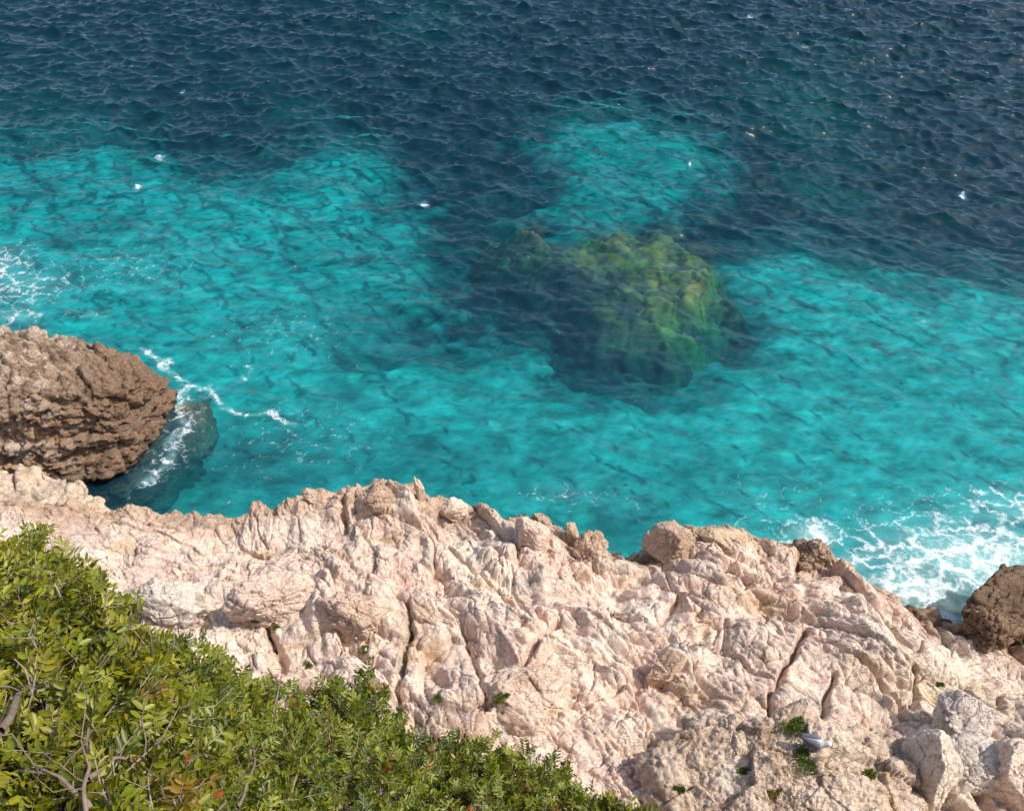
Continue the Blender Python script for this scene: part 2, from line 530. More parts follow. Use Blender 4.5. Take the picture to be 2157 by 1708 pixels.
def shore_colour(X, Y, Z, sd, tint, smooth):
    X, Y, Z, sd, tint, smooth = (q.ravel() for q in (X, Y, Z, sd, tint, smooth))
    n = len(X)
    c = np.tile(CREAM, (n, 1))
    a = fbm2(X * .55, Y * .55, 81, 4); b = fbm2(X * 1.6, Y * 1.6, 85, 4)
    c = lerpc(c, PINK, sst(-.05, .45, a))
    c = lerpc(c, PALE, sst(.05, .5, -a) * .8)
    c = lerpc(c, GREYR, .7 * sst(.10, .42, b))
    c = lerpc(c, np.array([.30, .255, .21]), .5 * sst(.22, .5, fbm2(X * 4.3, Y * 4.3, 86, 3) * .7 + .5 * b))
    c = lerpc(c, OCHRE, .45 * sst(.2, .5, fbm2(X * 1.1, Y * 1.1, 88, 4)))
    c = lerpc(c, OCHRE, .7 * np.clip(blob(X, Y, 1600, 1260, 60, 25) + blob(X, Y, 548, 1165, 35, 12) + blob(X, Y, 820, 1160, 40, 16)
                                     + .8 * blob(X, Y, 870, 1400, 30, 40) + .6 * blob(X, Y, 1490, 1480, 40, 30) + .5 * blob(X, Y, 890, 1340, 40, 30), 0, 1))
    c = lerpc(c, PINK * [1.02, .93, .92], .6 * np.clip(blob(X, Y, 1420, 1610, 120, 50) + blob(X, Y, 830, 1250, 80, 30) + blob(X, Y, 900, 1590, 150, 30), 0, 1))
    # weathered brown belt above the water, where the sea splashes
    right = sst(3, 8, X)
    belt = sst(1.35 + .4 * right, .1, sd + .45 * fbm2(X * 1.8, Y * 1.8, 91, 3)) * sst(.02, .1, (Y - 5) / 10)
    c = lerpc(c, BROWN * 1.25, np.clip(belt * (.72 + .2 * right), 0, .9))
    yel = blob(X, Y, 2030, 1420, 160, 60)
    c = lerpc(c, np.array([.52, .42, .27]), .6 * np.clip(yel, 0, 1))
    c *= (1 + .30 * np.clip(tint, -.5, .5))[:, None]
    wet = sst(.75, .25, Z + .2 * n2(X * 2, Y * 2, 95))
    c = lerpc(c, BROWN * .6, wet * .8)
    return np.clip(c, .02, .85)


shore = mesh_obj('rocky_shore', np.stack([TX, TY, TZ], -1).reshape(-1, 3), grid_faces(len(ty), len(tx)), M_ROCK,
                 attrs={'col': shore_colour(TX, TY, TZ, TSD, TT, TSM)})
shore['kind'] = 'structure'

# ------------------------------------------------------------------ boulders
_ico = {}


def ico(sub):
    if sub not in _ico:
        bm = bmesh.new(); bmesh.ops.create_icosphere(bm, subdivisions=sub, radius=1)
        v = np.array([q.co[:] for q in bm.verts]); f = np.array([[q.index for q in p.verts] for p in bm.faces]); bm.free()
        _ico[sub] = (v / np.linalg.norm(v, axis=1)[:, None], f)
    return _ico[sub]


def rock_shape(dims, seed, sub=4, planes=16, rough=.06, soft=40, rot=0.0, lean=(0, 0)):
    r = np.random.default_rng(seed)
    v, f = ico(sub)
    n = r.normal(size=(planes, 3)); n /= np.linalg.norm(n, axis=1)[:, None]
    d = r.uniform(.72, 1.0, planes)
    dots = v @ n.T
    inv = np.maximum(dots, 0) / d                       # 1/r of each face plane
    inv = (np.sum(inv ** soft, axis=1)) ** (1 / soft)
    rad = 1 / np.maximum(inv, .75)
    p = v * rad[:, None]
    p = p + v * (rough * fbm3(p * 2.2 + seed, seed, 4, .55))[:, None]
    f1, f2, c = vor3(p * 2.3 + seed * 1.7, seed)
    p = p - v * (rough * .8 * np.exp(-(f2 - f1) / .05) - rough * .7 * (c - .5))[:, None]
    p = p * (np.asarray(dims) / 2)
    ln = np.linalg.norm(p, axis=1)[:, None] + 1e-6
    dr = p / ln
    q = p + .05 * np.stack([fbm3(p * 3 + m * 9, seed + m, 2) for m in range(3)], 1)
    g1, g2, d = vor3(q * [3.4, 3.4, 5.0] + seed, seed + 3)
    e1, e2, e = vor3(q * [8, 8, 10.5] + seed, seed + 5)
    k = rough / .09
    p = p + dr * (k * (.05 * (d - .5) - .04 * np.exp(-(g2 - g1) / .04) * sst(-.1, .25, fbm3(p * 2, seed + 6, 2)) + .012 * (e - .5) + .028 * fbm3(p * 5, seed + 8, 4, .55)))[:, None]
    p[:, 0] += lean[0] * p[:, 2]; p[:, 1] += lean[1] * p[:, 2]
    ca, sa = math.cos(rot), math.sin(rot)
    p = np.stack([p[:, 0] * ca - p[:, 1] * sa, p[:, 0] * sa + p[:, 1] * ca, p[:, 2]], 1)
    return p, f


def boulder(px, py, w, h, label, seed, tone=CREAM, name='boulder', sub=5, depth=None, sink=.46, mat=None, rough=.08, rot=None, lean=(0, 0),
            planes=11, cat='boulder', z=None, group=None, soft=40):
    """px,py: its middle in the photograph; w,h: its width and height there"""
    if z is None:
        p, t = hit(px, py + h * .3)
    else:
        p = at_z(px, py + h * .3, z); t = np.linalg.norm(p - CAM)
    ww = w / F * t
    hh = h / F * t * 1.05
    dd = depth if depth else max(.6 * ww, min(hh, ww))
    dims = (ww, dd, hh / .8)
    rot = random.Random(seed).uniform(-.5, .5) if rot is None else rot
    v, f = rock_shape(dims, seed, sub, planes, rough, soft, rot, lean)
    wv = v + p
    k = fbm3(wv * 2.3, seed, 4); k2 = fbm3(wv * 1.1 + 9, seed + 5, 3)
    c = np.tile(np.asarray(tone, float), (len(v), 1))
    c = lerpc(c, np.asarray(tone) * [.78, .74, .70], sst(.05, .5, k))
    c = lerpc(c, np.asarray(tone) * [1.1, 1.12, 1.12], sst(.0, .5, k2))
    o = mesh_obj(name, v, f, mat or M_ROCK, attrs={'col': np.clip(c, .02, .85)})
    o.location = (p[0], p[1] + dd * .15, p[2] + dims[2] * (.5 - sink))
    return tag(o, label, cat, group)


TAN = np.array([.50, .36, .26]); TAN2 = np.array([.46, .33, .23]); GR2 = np.array([.52, .45, .385])
boulder(886, 1036, 20, 52, 'thin upright rock spire rising highest above the shore edge against the turquoise water', 1, TAN, 'rock_spire', cat='rock', lean=(-.1, 0), sink=.2)
boulder(798, 1044, 52, 52, 'knobbly tan rock on the shore edge just left of the thin spire', 2, TAN, cat='rock', rough=.16)
boulder(957, 1072, 44, 46, 'rounded pale rock on the shore edge, the pale one nearest the thin spire', 4, CREAM)
boulder(1112, 1116, 70, 78, 'blocky upright pale rock with a shaded left side on the shore edge', 6, CREAM * .92, sub=6)
boulder(1208, 1124, 34, 72, 'leaning finger shaped brown rock beside the notch of turquoise water', 8, TAN2, 'finger_rock', cat='rock', lean=(-.25, 0))
boulder(1246, 1150, 52, 70, 'triangular brown rock falling towards the water notch in the shore edge', 9, TAN, cat='rock', rough=.14)
boulder(1422, 1148, 104, 76, 'large wedge shaped tan boulder at the shore edge right of the water notch', 10, TAN, sub=6, depth=1.0)
boulder(1520, 1138, 100, 48, 'flat topped yellowish rock slab on the shore edge beside the large wedge boulder', 11, np.array([.52, .38, .25]), 'rock_slab', cat='rock', sub=6)
boulder(1716, 1166, 66, 56, 'dark pitted brown rock on the corner of the shore where white foam begins', 13, TAN2 * .85, mat=M_BROWN, rough=.2, cat='rock', sub=6)
boulder(668, 1054, 76, 42, 'brown lumpy rock on the shore edge left of the knobbly tan rocks', 14, TAN, rough=.16, sub=6)
boulder(1128, 1462, 165, 120, 'big rounded pitted boulder low in the middle of the slope', 16, CREAM * [.97, .94, .9], sub=6, rough=.10, depth=1.2, sink=.42)
boulder(366, 1270, 120, 96, 'lone grey pink boulder beside the leafy shrub at left', 17, GR2 * 1.12, sub=6, depth=.9, planes=9, soft=50, rough=.15)
boulder(748, 1296, 130, 112, 'big squared block with a brown stained front in the middle of the slope', 18, CREAM * [.9, .86, .82], sub=6, depth=.9, planes=10, soft=50, sink=.38, rough=.15)
boulder(578, 1266, 140, 90, 'broad angular boulder with a deep shadow on its left, left of the squared block', 19, CREAM * .95, sub=6, depth=.9, planes=11, soft=50, sink=.36, rough=.15)
boulder(1410, 1396, 80, 80, 'upright rough block above and to the right of the big rounded boulder', 21, CREAM * [.96, .92, .88], sub=6, depth=.5, rot=.4, sink=.4)
boulder(2012, 1516, 96, 96, 'grey weathered boulder above the pale gully at lower right', 22, GR2 * 1.15, sub=6, depth=.8, sink=.38, planes=10, soft=50)
boulder(2052, 1616, 130, 84, 'grey speckled boulder overhanging a dark cleft at lower right', 23, GR2 * 1.2, sub=6, depth=.9, sink=.4, planes=12)
boulder(1945, 1625, 84, 170, 'tall smooth whitish rock rib beside the outcrop with the gull', 24, PALE, 'rock_rib', cat='rock', sub=6, depth=1.0, sink=.45, planes=10, soft=45)
boulder(2128, 1640, 110, 130, 'large pale block in the lower right corner beyond the dark cleft', 25, CREAM, sub=6, depth=.9, sink=.42, planes=10, soft=50)
# right hand sea boulders
boulder(2135, 1312, 190, 108, 'big dark brown boulder standing in the foam at the right edge', 26, BROWN * .6, mat=M_BROWN, sub=6, rough=.15, depth=1.9, sink=.34, z=.3, rot=.1, planes=12)
boulder(2078, 1336, 96, 66, 'knobbly brown boulder leaning against the front of the big dark boulder', 27, BROWN * .85, mat=M_BROWN, sub=6, rough=.2, depth=1.0, sink=.25, rot=.3)

boulder(394, 872, 92, 84, 'half drowned brown rock ledge under the water at the tip of the dark headland', 41, np.array([.20, .15, .075]), 'submerged_rock', mat=M_BROWN, sub=6, rough=.12, depth=1.7, sink=.93, z=-.46, rot=.2, planes=9, cat='rock')
# ------------------------------------------------------------------ outcrop with the gull
def loft_rock(name, cx, cy, outline, ztop, zbot, mat, tone_fn, disp_fn, n_th=500, n_side=110, n_top=90, label='', cat='rock outcrop', edge=.35, slope=0.12, slope_y=None):
    """outline(theta)->radius ; a side wall that turns over into a domed top"""
    th = np.linspace(0, 2 * math.pi, n_th, endpoint=False)
    R = outline(th)
    rows = []
    for i in range(n_side):
        s = i / n_side
        rows.append((1.0 + slope * (1 - s) * 1.0 - edge * .35 * max(0, s - .75) ** 2 / .0625 * .25, lerp(zbot, ztop - .25, s)))
    for i in range(n_top):
        s = (i + 1) / n_top
        rows.append((1.0 - edge * .0875 - s * (.998 - edge * .0875), ztop - .25 * (1 - s ** .5)))
    k = np.array(rows)
    ky = k[:, :1]
    if slope_y:
        ky = ky + (slope_y - slope) * np.clip(1 - np.arange(len(rows)) / n_side, 0, 1)[:, None]
    P = np.stack([cx + k[:, :1] * (R * np.cos(th))[None], cy + ky * (R * np.sin(th))[None], np.repeat(k[:, 1:], n_th, 1)], -1)
    shp = P.shape
    # normals from the smooth form
    du = np.roll(P, -1, 1) - np.roll(P, 1, 1); dv = np.gradient(P, axis=0)
    N = np.cross(du, dv); N /= np.linalg.norm(N, axis=-1)[..., None] + 1e-9
    p = P.reshape(-1, 3); nn = N.reshape(-1, 3)
    p2 = disp_fn(p, nn)
    o = mesh_obj(name, p2, grid_faces(shp[0], shp[1], True), mat, attrs={'col': np.clip(tone_fn(p2, nn), .02, .85)})
    return tag(o, label, cat)


g0 = at_z(1640, 1640, 3.8)


def gull_outline(th):
    r = 1 / ((np.abs(np.cos(th)) / 2.25) ** 2.6 + (np.abs(np.sin(th)) / 1.15) ** 2.6) ** (1 / 2.6)
    return r * (1 + .10 * np.sin(3 * th + 1) + .06 * np.sin(7 * th))


def gull_disp(p, n):
    f1, f2, c = vor3(p * [1.6, 1.9, 1.6] + 3, 31)
    g1, g2, d = vor3(p * 4.2 + .15 * fbm3(p * 5, 2, 2)[:, None], 37)
    k = .34 * fbm3(p * 1.2, 5, 5, .6) + .22 * (c - .5) - .07 * np.exp(-(f2 - f1) / .05) * sst(-.1, .3, fbm3(p * .9, 6, 2)) + .11 * (d - .5) * sst(-.2, .3, fbm3(p * 1.1, 8, 2)) - .02 * np.exp(-(g2 - g1) / .06) + .09 * fbm3(p * 7, 9, 4, .65)
    q = p + n * k[:, None]
    q[:, 2] += .24 * np.exp(-((p[:, 0] - g0[0] - 1.15) / .7) ** 2) + .10 * np.sin(p[:, 0] * 1.7) - .1 * (g0[0] - p[:, 0]) * (p[:, 0] < g0[0])
    return q


def gull_tone(p, n):
    c = np.tile(np.array([.57, .445, .34]), (len(p), 1))
    k = fbm3(p * 1.4, 61, 4); k2 = fbm3(p * 4.5, 67, 4)
    c = lerpc(c, np.array([.40, .29, .205]), sst(.05, .5, k))
    c = lerpc(c, np.array([.66, .55, .45]), sst(.1, .45, -k))
    c = lerpc(c, np.array([.33, .21, .13]), .7 * sst(.22, .5, k2))
    c = lerpc(c, OCHRE, .5 * np.exp(-((p[:, 0] - g0[0] - 1.8) / .2) ** 2) * sst(0, .3, k2 + .1))
    return c


gull_rock = loft_rock('rock_outcrop', g0[0], g0[1], gull_outline, 4.0, 2.2, M_ROCK, gull_tone, gull_disp, 620, 80, 130,
                      'rough greyish outcrop at the bottom with a gull resting on it', 'rock outcrop')

# ------------------------------------------------------------------ left headland
LC = np.array([-17.85, 18.6])


def head_outline(th):
    r = 1 / ((np.abs(np.cos(th)) / 7.0) ** 4 + (np.abs(np.sin(th)) / 1.5) ** 4) ** (1 / 4)
    return r * (1 + .03 * np.sin(5 * th + .6) + .02 * np.sin(11 * th))


def head_disp(p, n):
    side = 1 - np.abs(n[:, 2])
    # beds: each layer of the face stands out or back by its own amount
    zz = p[:, 2] + .22 * n2(p[:, 0] * .5, p[:, 1] * .5, 5) + .05 * n2(p[:, 0] * 2.3, p[:, 1] * 2.3, 6)
    lay = np.floor(zz / .30); fr = zz / .30 - lay
    step = (hf(lay, lay * 0, lay * 0, 9) - .5) * .62
    nxt = (hf(lay + 1, lay * 0, lay * 0, 9) - .5) * .62
    bed = lerp(step, nxt, sst(.8, 1, fr)) - .1 * np.exp(-((fr - .9) / .08) ** 2)
    f1, f2, c = vor3(p * [1.1, 1.1, 1.6] + 8, 41)
    g1, g2, d = vor3(p * 2.7 + .3 * fbm3(p * 3, 3, 2)[:, None], 43)
    e1, e2, e = vor3(p * 6.2, 47)
    k = side * bed * (.45 + .55 * sst(-.3, .3, fbm3(p * .8, 71, 2))) + .30 * fbm3(p * .7, 15, 4, .55) + .26 * (c - .5) - .16 * np.exp(-(f2 - f1) / .07) \
        + .24 * (d - .5) - .10 * np.exp(-(g2 - g1) / .05) + .11 * (e - .5) - .04 * np.exp(-(e2 - e1) / .08) + .10 * fbm3(p * 6, 19, 4, .65)
    k -= .22 * side * sst(.35, -.1, p[:, 2])             # undercut at the waterline
    q = p + n * k[:, None]
    q[:, 2] += (.03 * (-10 - p[:, 0]) - .75 * sst(-12.3, -10.2, p[:, 0])) * sst(.8, 2.4, p[:, 2])
    return q


def head_tone(p, n):
    c = np.tile(np.array([.36, .26, .175]), (len(p), 1))
    face = 1 - np.clip(n[:, 2] * 1.3, 0, 1)
    k = fbm3(p * .9, 81, 4); k2 = fbm3(p * 3.6, 83, 4); k3 = fbm3(p * [.7, .7, 5.0], 85, 3); k4 = fbm3(p * 1.7 + 5, 87, 4)
    c = lerpc(c, np.array([.56, .44, .33]), sst(-.02, .3, k2))
    c = lerpc(c, np.array([.21, .145, .095]), .8 * sst(.05, .32, -k2 + .4 * k4))
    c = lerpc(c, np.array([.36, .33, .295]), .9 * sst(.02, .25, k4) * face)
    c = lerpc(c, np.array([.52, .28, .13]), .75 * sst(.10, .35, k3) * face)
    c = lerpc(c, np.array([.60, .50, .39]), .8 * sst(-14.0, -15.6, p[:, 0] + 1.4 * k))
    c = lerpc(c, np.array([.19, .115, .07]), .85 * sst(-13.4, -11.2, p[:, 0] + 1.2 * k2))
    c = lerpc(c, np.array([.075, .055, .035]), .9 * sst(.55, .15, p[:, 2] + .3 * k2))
    return c


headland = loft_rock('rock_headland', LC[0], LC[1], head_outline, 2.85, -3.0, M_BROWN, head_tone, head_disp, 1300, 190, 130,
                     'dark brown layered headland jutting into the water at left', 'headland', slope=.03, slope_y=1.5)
# pale rubble bank between headland and shore
def bank_outline(th):
    r = 1 / ((np.abs(np.cos(th)) / 4.4) ** 2.4 + (np.abs(np.sin(th)) / 1.35) ** 2.4) ** (1 / 2.4)
    return r * (1 + .07 * np.sin(4 * th + .6) + .04 * np.sin(9 * th))


BC = at_z(-190, 1062, 1.2)


def bank_disp(p, n):
    f1, f2, c = vor3(p * 1.5 + 8, 51)
    g1, g2, d = vor3(p * 3.6, 53)
    k = .3 * fbm3(p * .8, 25, 4) + .3 * (c - .5) - .14 * np.exp(-(f2 - f1) / .08) + .16 * (d - .5) - .07 * np.exp(-(g2 - g1) / .08)
    return p + n * k[:, None]


def bank_tone(p, n):
    c = np.tile(np.array([.60, .47, .35]), (len(p), 1))
    k = fbm3(p * 1.4, 91, 4)
    c = lerpc(c, np.array([.45, .36, .28]), sst(.0, .4, k)); c = lerpc(c, np.array([.5, .33, .18]), .6 * sst(.1, .5, -k))
    return c


loft_rock('rock_bank', BC[0], BC[1], bank_outline, 1.45, -2.5, M_ROCK, bank_tone, bank_disp, 700, 70, 90,
          'pale rubbly rock bank between the dark headland and the shrub', 'rock bank')

# ------------------------------------------------------------------ hillside under the photographer
hx = np.linspace(-9, 9, 220); hy = np.linspace(-7, 3.4, 180)
HX, HY = np.meshgrid(hx, hy)


def hill_z(X, Y):
    lft = sst(-.2, -1.3, X)
    z = 16.3 - 1.6 * np.clip(Y - .15 - .25 * lft, 0, 1.1 + .3 * lft) + .10 * fbm2(X * 1.5, Y * 1.5, 7, 3)
    z = z - 12 * sst(1.05 + .45 * lft, 2.6, Y + .12 * n2(X, Y, 8))
    return z


hill = mesh_obj('hillside', np.stack([HX, HY, hill_z(HX, HY)], -1).reshape(-1, 3), grid_faces(len(hy), len(hx)), M_SOIL)
hill['kind'] = 'structure'

# ------------------------------------------------------------------ shrubs
def unit(v):
    return v / (np.linalg.norm(v, axis=-1, keepdims=True) + 1e-9)


class Tubes:
    def __init__(s): s.v = []; s.f = []; s.n = 0

    def add(s, pts, r0, r1, sides=6):
        pts = np.asarray(pts); k = len(pts)
        tan = unit(np.gradient(pts, axis=0))
        ref = np.where(np.abs(tan[:, 2:3]) > .9, np.array([[1.0, 0, 0]]), np.array([[0, 0, 1.0]]))
        a = unit(np.cross(tan, ref)); b = np.cross(tan, a)
        r = np.linspace(r0, r1, k)[:, None, None]
        th = np.linspace(0, 2 * math.pi, sides, endpoint=False)
        ring = pts[:, None] + r * (np.cos(th)[None, :, None] * a[:, None] + np.sin(th)[None, :, None] * b[:, None])
        s.v.append(ring.reshape(-1, 3)); s.f.append(grid_faces(k, sides, True) + s.n); s.n += k * sides

    def build(s, name, mat, parent):
        return mesh_obj(name, np.concatenate(s.v), np.concatenate(s.f), mat, parent)


def curve(a, b, bend, r, k=7):
    t = np.linspace(0, 1, k)[:, None]
    off = r.normal(size=3) * bend * np.linalg.norm(b - a)
    wig = r.normal(size=(k, 3)) * bend * .22 * np.linalg.norm(b - a) * np.sin(np.pi * t)
    return a + (b - a) * t + off * (t * (1 - t)) * 1.6 + wig


# leaflet template: x along the blade, y across, z fold
LT = np.array([[0, 0, 0], [.30, .40, .06], [.30, 0, -.03], [.30, -.40, .06], [.70, .38, .03], [.70, 0, -.07], [.70, -.38, .03], [1.0, 0, -.13]])
LF = np.array([[0, 2, 1, 1], [0, 3, 2, 2], [1, 2, 5, 4], [2, 3, 6, 5], [4, 5, 7, 7], [5, 6, 7, 7]])
LT3 = np.array([[0, 2, 1], [0, 3, 2], [1, 2, 5], [1, 5, 4], [2, 3, 6], [2, 6, 5], [4, 5, 7], [5, 6, 7]])

GREENS = np.array([[.125, .145, .008], [.17, .185, .010], [.070, .095, .006], [.225, .225, .020], [.25, .255, .05], [.17, .12, .014], [.19, .085, .018]])
GW = np.array([.30, .29, .15, .17, .05, .03, .01])


def shrub(root_px, lobes, label, seed, n_leaf, leaf=.024, bare=6, reds=.0, stems=()):
    r = np.random.default_rng(seed)
    L3 = [(at_d(a, b + (8 if seed < 5 else -2), d), rad * (.87 if seed < 5 else .97)) for a, b, d, rad in lobes]
    cen = np.mean([c for c, _ in L3], 0)
    rx, ry = cen[0] + root_px[0], cen[1] + root_px[1]
    base = np.array([rx, ry, float(hill_z(np.array([rx]), np.array([ry]))[0]) - .05])
    root = empty('shrub', base, label, 'shrub', 'evergreen shrubs on the slope below the viewpoint')
    loc = lambda p: p - base
    fork = base + np.array([0, 0, .12]) + (cen - base) * .15
    tr = Tubes(); tr.add(loc(curve(base, fork, .1, r)), .03, .022, 8); tr.build('trunk', M_BARK, root)
    lv = []; lc = []
    tw = Tubes()
    wts = np.array([rad ** 2 for _, rad in L3]); wts /= wts.sum()
    for (c, rad), wt in zip(L3, wts):
        limb = curve(fork, c + np.array([0, 0, -.25 * rad]), .16, r, 10)
        lt = Tubes(); lt.add(loc(limb), .011, .005, 7)
        subs = [limb]
        for q in range(5):                                 # forks of the limb inside the crown
            s0 = limb[r.integers(4, 10)]
            e0 = c + unit(r.normal(size=3) * [1, 1, .8]) * rad * .7
            cv = curve(s0, e0, .2, r, 7); lt.add(loc(cv), .0045, .002, 5); subs.append(cv)
        lt.build('branch', M_TWIG if r.random() < .6 else M_BARK, root)
        nodes = np.concatenate(subs)
        n_sh = max(8, int(n_leaf * wt / 26))
        for q in range(n_sh):
            dirn = unit(r.normal(size=3)); 
            if dirn[2] < -.35: dirn[2] *= -.6; dirn = unit(dirn)
            rr = rad * (.50 + .56 * r.random() ** .8) * (1 + .16 * math.sin(dirn[0] * 9 + seed) * math.cos(dirn[1] * 8))
            tip = c + dirn * rr * np.array([1.1, 1.1, .95])
            up = unit(dirn * .8 + np.array([0, 0, .7]) + r.normal(size=3) * .35)
            ln = r.uniform(.05, .10) * (leaf / .024)
            st = tip - up * ln
            nb = nodes[np.argmin(np.linalg.norm(nodes - st, axis=1))]
            if r.random() < .55: tw.add(loc(curve(nb, st, .14, r, 5)), .0017, .0011, 4)
            tw.add(loc(curve(st, tip, .05, r, 4)), .0013, .0007, 4)
            tone = GREENS[r.choice(7, p=GW)] * (np.array([.80, .88, .75]) if seed >= 3 else np.array([1.0, .98, .85])); red = r.random() < reds * 3
            for m in range(r.integers(3, 5)):              # pinnate leaves round the shoot
                t0 = r.uniform(.25, 1.0)
                o = st + (tip - st) * t0
                side = unit(np.cross(up, r.normal(size=3)))
                ax = unit(side * r.uniform(.6, 1.0) + up * r.uniform(.4, 1.1))
                nl = int(r.integers(3, 5)); rl = leaf * r.uniform(1.3, 2.0)
                pn = unit(np.cross(np.cross(ax, np.array([0, 0, 1.0]) + r.normal(size=3) * .45), ax))
                bn = np.cross(pn, ax)
                tw.add(loc(np.array([o, o + ax * rl * .5, o + ax * rl])), .0008, .0005, 3)
                for i in range(nl):
                    fpos = (i + .8) / nl
                    for sgn in (-1, 1):
                        d = unit(ax * .55 + bn * sgn * r.uniform(.75, 1.0) + pn * r.uniform(-.1, .3))
                        nrm = unit(pn + r.normal(size=3) * .3)
                        y = unit(np.cross(nrm, d)); z = np.cross(d, y)
                        sz = leaf * r.uniform(.7, 1.1)
                        wdt = sz * r.uniform(.40, .52)
                        P = o + ax * rl * fpos + LT[:, :1] * sz * d + LT[:, 1:2] * wdt * y + LT[:, 2:3] * sz * z
                        tn = np.array([.30, .07, .02]) if red and r.random() < .22 else tone
                        lv.append(P); lc.append(tn * r.uniform(.75, 1.3) * np.array([r.uniform(.9, 1.15), 1, 1]))
                    if i == nl - 1 and r.random() < .6:
                        y = unit(np.cross(pn, ax)); sz = leaf * r.uniform(.7, 1.1)
                        P = o + ax * rl + LT[:, :1] * sz * ax + LT[:, 1:2] * sz * .4 * y + LT[:, 2:3] * sz * pn
                        lv.append(P); lc.append(tone * r.uniform(.8, 1.2))
    for pts, r0, r1 in stems:                              # bare limbs showing between the leaves
        P = np.array([at_d(*q) for q in pts])
        tt = np.linspace(0, len(P) - 1, 6 * len(P)); P = np.stack([np.interp(tt, np.arange(len(P)), P[:, m]) for m in range(3)], 1)
        P = P + .004 * np.stack([n2(tt * 2.3, tt * 0 + m, seed + m) for m in range(3)], 1)
        st_ = Tubes(); P = P.copy(); st_.add(loc(P), r0, r1 * .35, 7)
        for m in range(4):
            s0 = P[r.integers(4, len(P) - 1)]; st_.add(loc(curve(s0, s0 + unit(r.normal(size=3) + [0, 0, .6]) * r.uniform(.05, .13), .2, r, 6)), r1 * .7, r1 * .12, 5)
        st_.build('branch', M_BARK, root)
    for q in range(bare):                                  # dead grey twigs poking out
        c, rad = L3[r.integers(len(L3))]
        d = unit(r.normal(size=3) * [1, .8, .4] + [0, .3, 1.0])
        a = c - d * rad * .3; b = c + d * rad * r.uniform(1.05, 1.4)
        cv = curve(a, b, .12, r, 8); tw.add(loc(cv), .0028, .0008, 5)
        for m in range(3):
            s0 = cv[r.integers(3, 7)]; tw.add(loc(curve(s0, s0 + unit(d + r.normal(size=3) * .6) * rad * .35, .15, r, 4)), .0013, .0006, 4)
    tw.build('twigs', M_TWIG, root)
    nL = len(lv)
    V = np.concatenate(lv) - base
    Fa = (LT3[None] + (np.arange(nL) * 8)[:, None, None]).reshape(-1, 3)
    mesh_obj('foliage', V, Fa, M_LEAF, root, attrs={'col': np.repeat(np.array(lc), 8, 0)})
    return root, nL


tot = 0
for args in [
    ((-.05, -.15), [(40, 1255, 1.75, .135), (120, 1305, 1.7, .12), (-60, 1280, 1.7, .14), (190, 1410, 1.7, .11), (30, 1420, 1.55, .19), (170, 1500, 1.5, .18),
                    (-60, 1560, 1.5, .2), (280, 1465, 1.75, .095)], 'tall leafy shrub nearest the viewpoint at the left edge', 1, 22000, .0185, 5, .01),
    ((0, -.2), [(40, 1650, 1.35, .18), (190, 1690, 1.4, .17), (300, 1600, 1.6, .15), (100, 1800, 1.3, .2)],
     'yellowish shrub with bare white twigs in the bottom left corner', 2, 14000, .0195, 14, .015,
     [([(178, 1760, 1.12), (182, 1620, 1.15), (186, 1500, 1.25), (178, 1440, 1.3)], .003, .0015), ([(0, 1540, 1.15), (60, 1440, 1.3), (90, 1395, 1.4), (130, 1375, 1.45)], .005, .002),
      ([(185, 1640, 1.15), (250, 1590, 1.2), (345, 1640, 1.25)], .0035, .0018), ([(190, 1700, 1.15), (120, 1630, 1.15), (30, 1620, 1.15)], .0035, .0018), ([(200, 1700, 1.2), (300, 1660, 1.3), (390, 1600, 1.45)], .003, .0015)]),
    ((0, -.25), [(365, 1425, 2.05, .10), (460, 1495, 2.15, .115), (545, 1530, 2.25, .115), (400, 1560, 1.95, .15), (520, 1660, 2.0, .16), (400, 1720, 1.8, .16)],
     'dense shrub with grey twigs on top, below the lone grey pink boulder', 3, 17000, .019, 18, .01,
     [([(470, 1640, 1.65), (400, 1560, 1.65), (300, 1590, 1.6)], .004, .002), ([(600, 1700, 1.85), (640, 1590, 1.95), (700, 1520, 2.1)], .004, .0018), ([(560, 1560, 2.0), (590, 1440, 2.1), (600, 1385, 2.15)], .0032, .0012), ([(500, 1700, 1.6), (540, 1600, 1.75), (520, 1500, 1.9)], .0035, .0015)]),
    ((0, -.3), [(715, 1515, 2.6, .135), (650, 1560, 2.55, .12), (775, 1575, 2.65, .115), (700, 1660, 2.4, .17), (805, 1665, 2.6, .13), (610, 1640, 2.4, .13)],
     'shrub with a pointed leafy top in front of the slope, left of the low shrubs', 4, 13500, .020, 8, .005),
    ((0, -.3), [(925, 1655, 2.9, .13), (860, 1630, 2.85, .10), (1010, 1650, 2.95, .125), (1085, 1665, 3.0, .11), (1155, 1665, 3.1, .085), (980, 1750, 2.8, .15), (1100, 1760, 2.9, .13)],
     'wide low shrub with an even top along the bottom of the picture', 5, 12500, .021, 6, .005),
    ((0, -.3), [(1250, 1735, 3.1, .09), (1330, 1745, 3.15, .085), (1200, 1760, 3.0, .1)], 'small shrub tip at the bottom right of the row of shrubs', 6, 3000, .025, 2, .0)]:
    _, k = shrub(*args)
    tot += k
print('leaflets', tot)

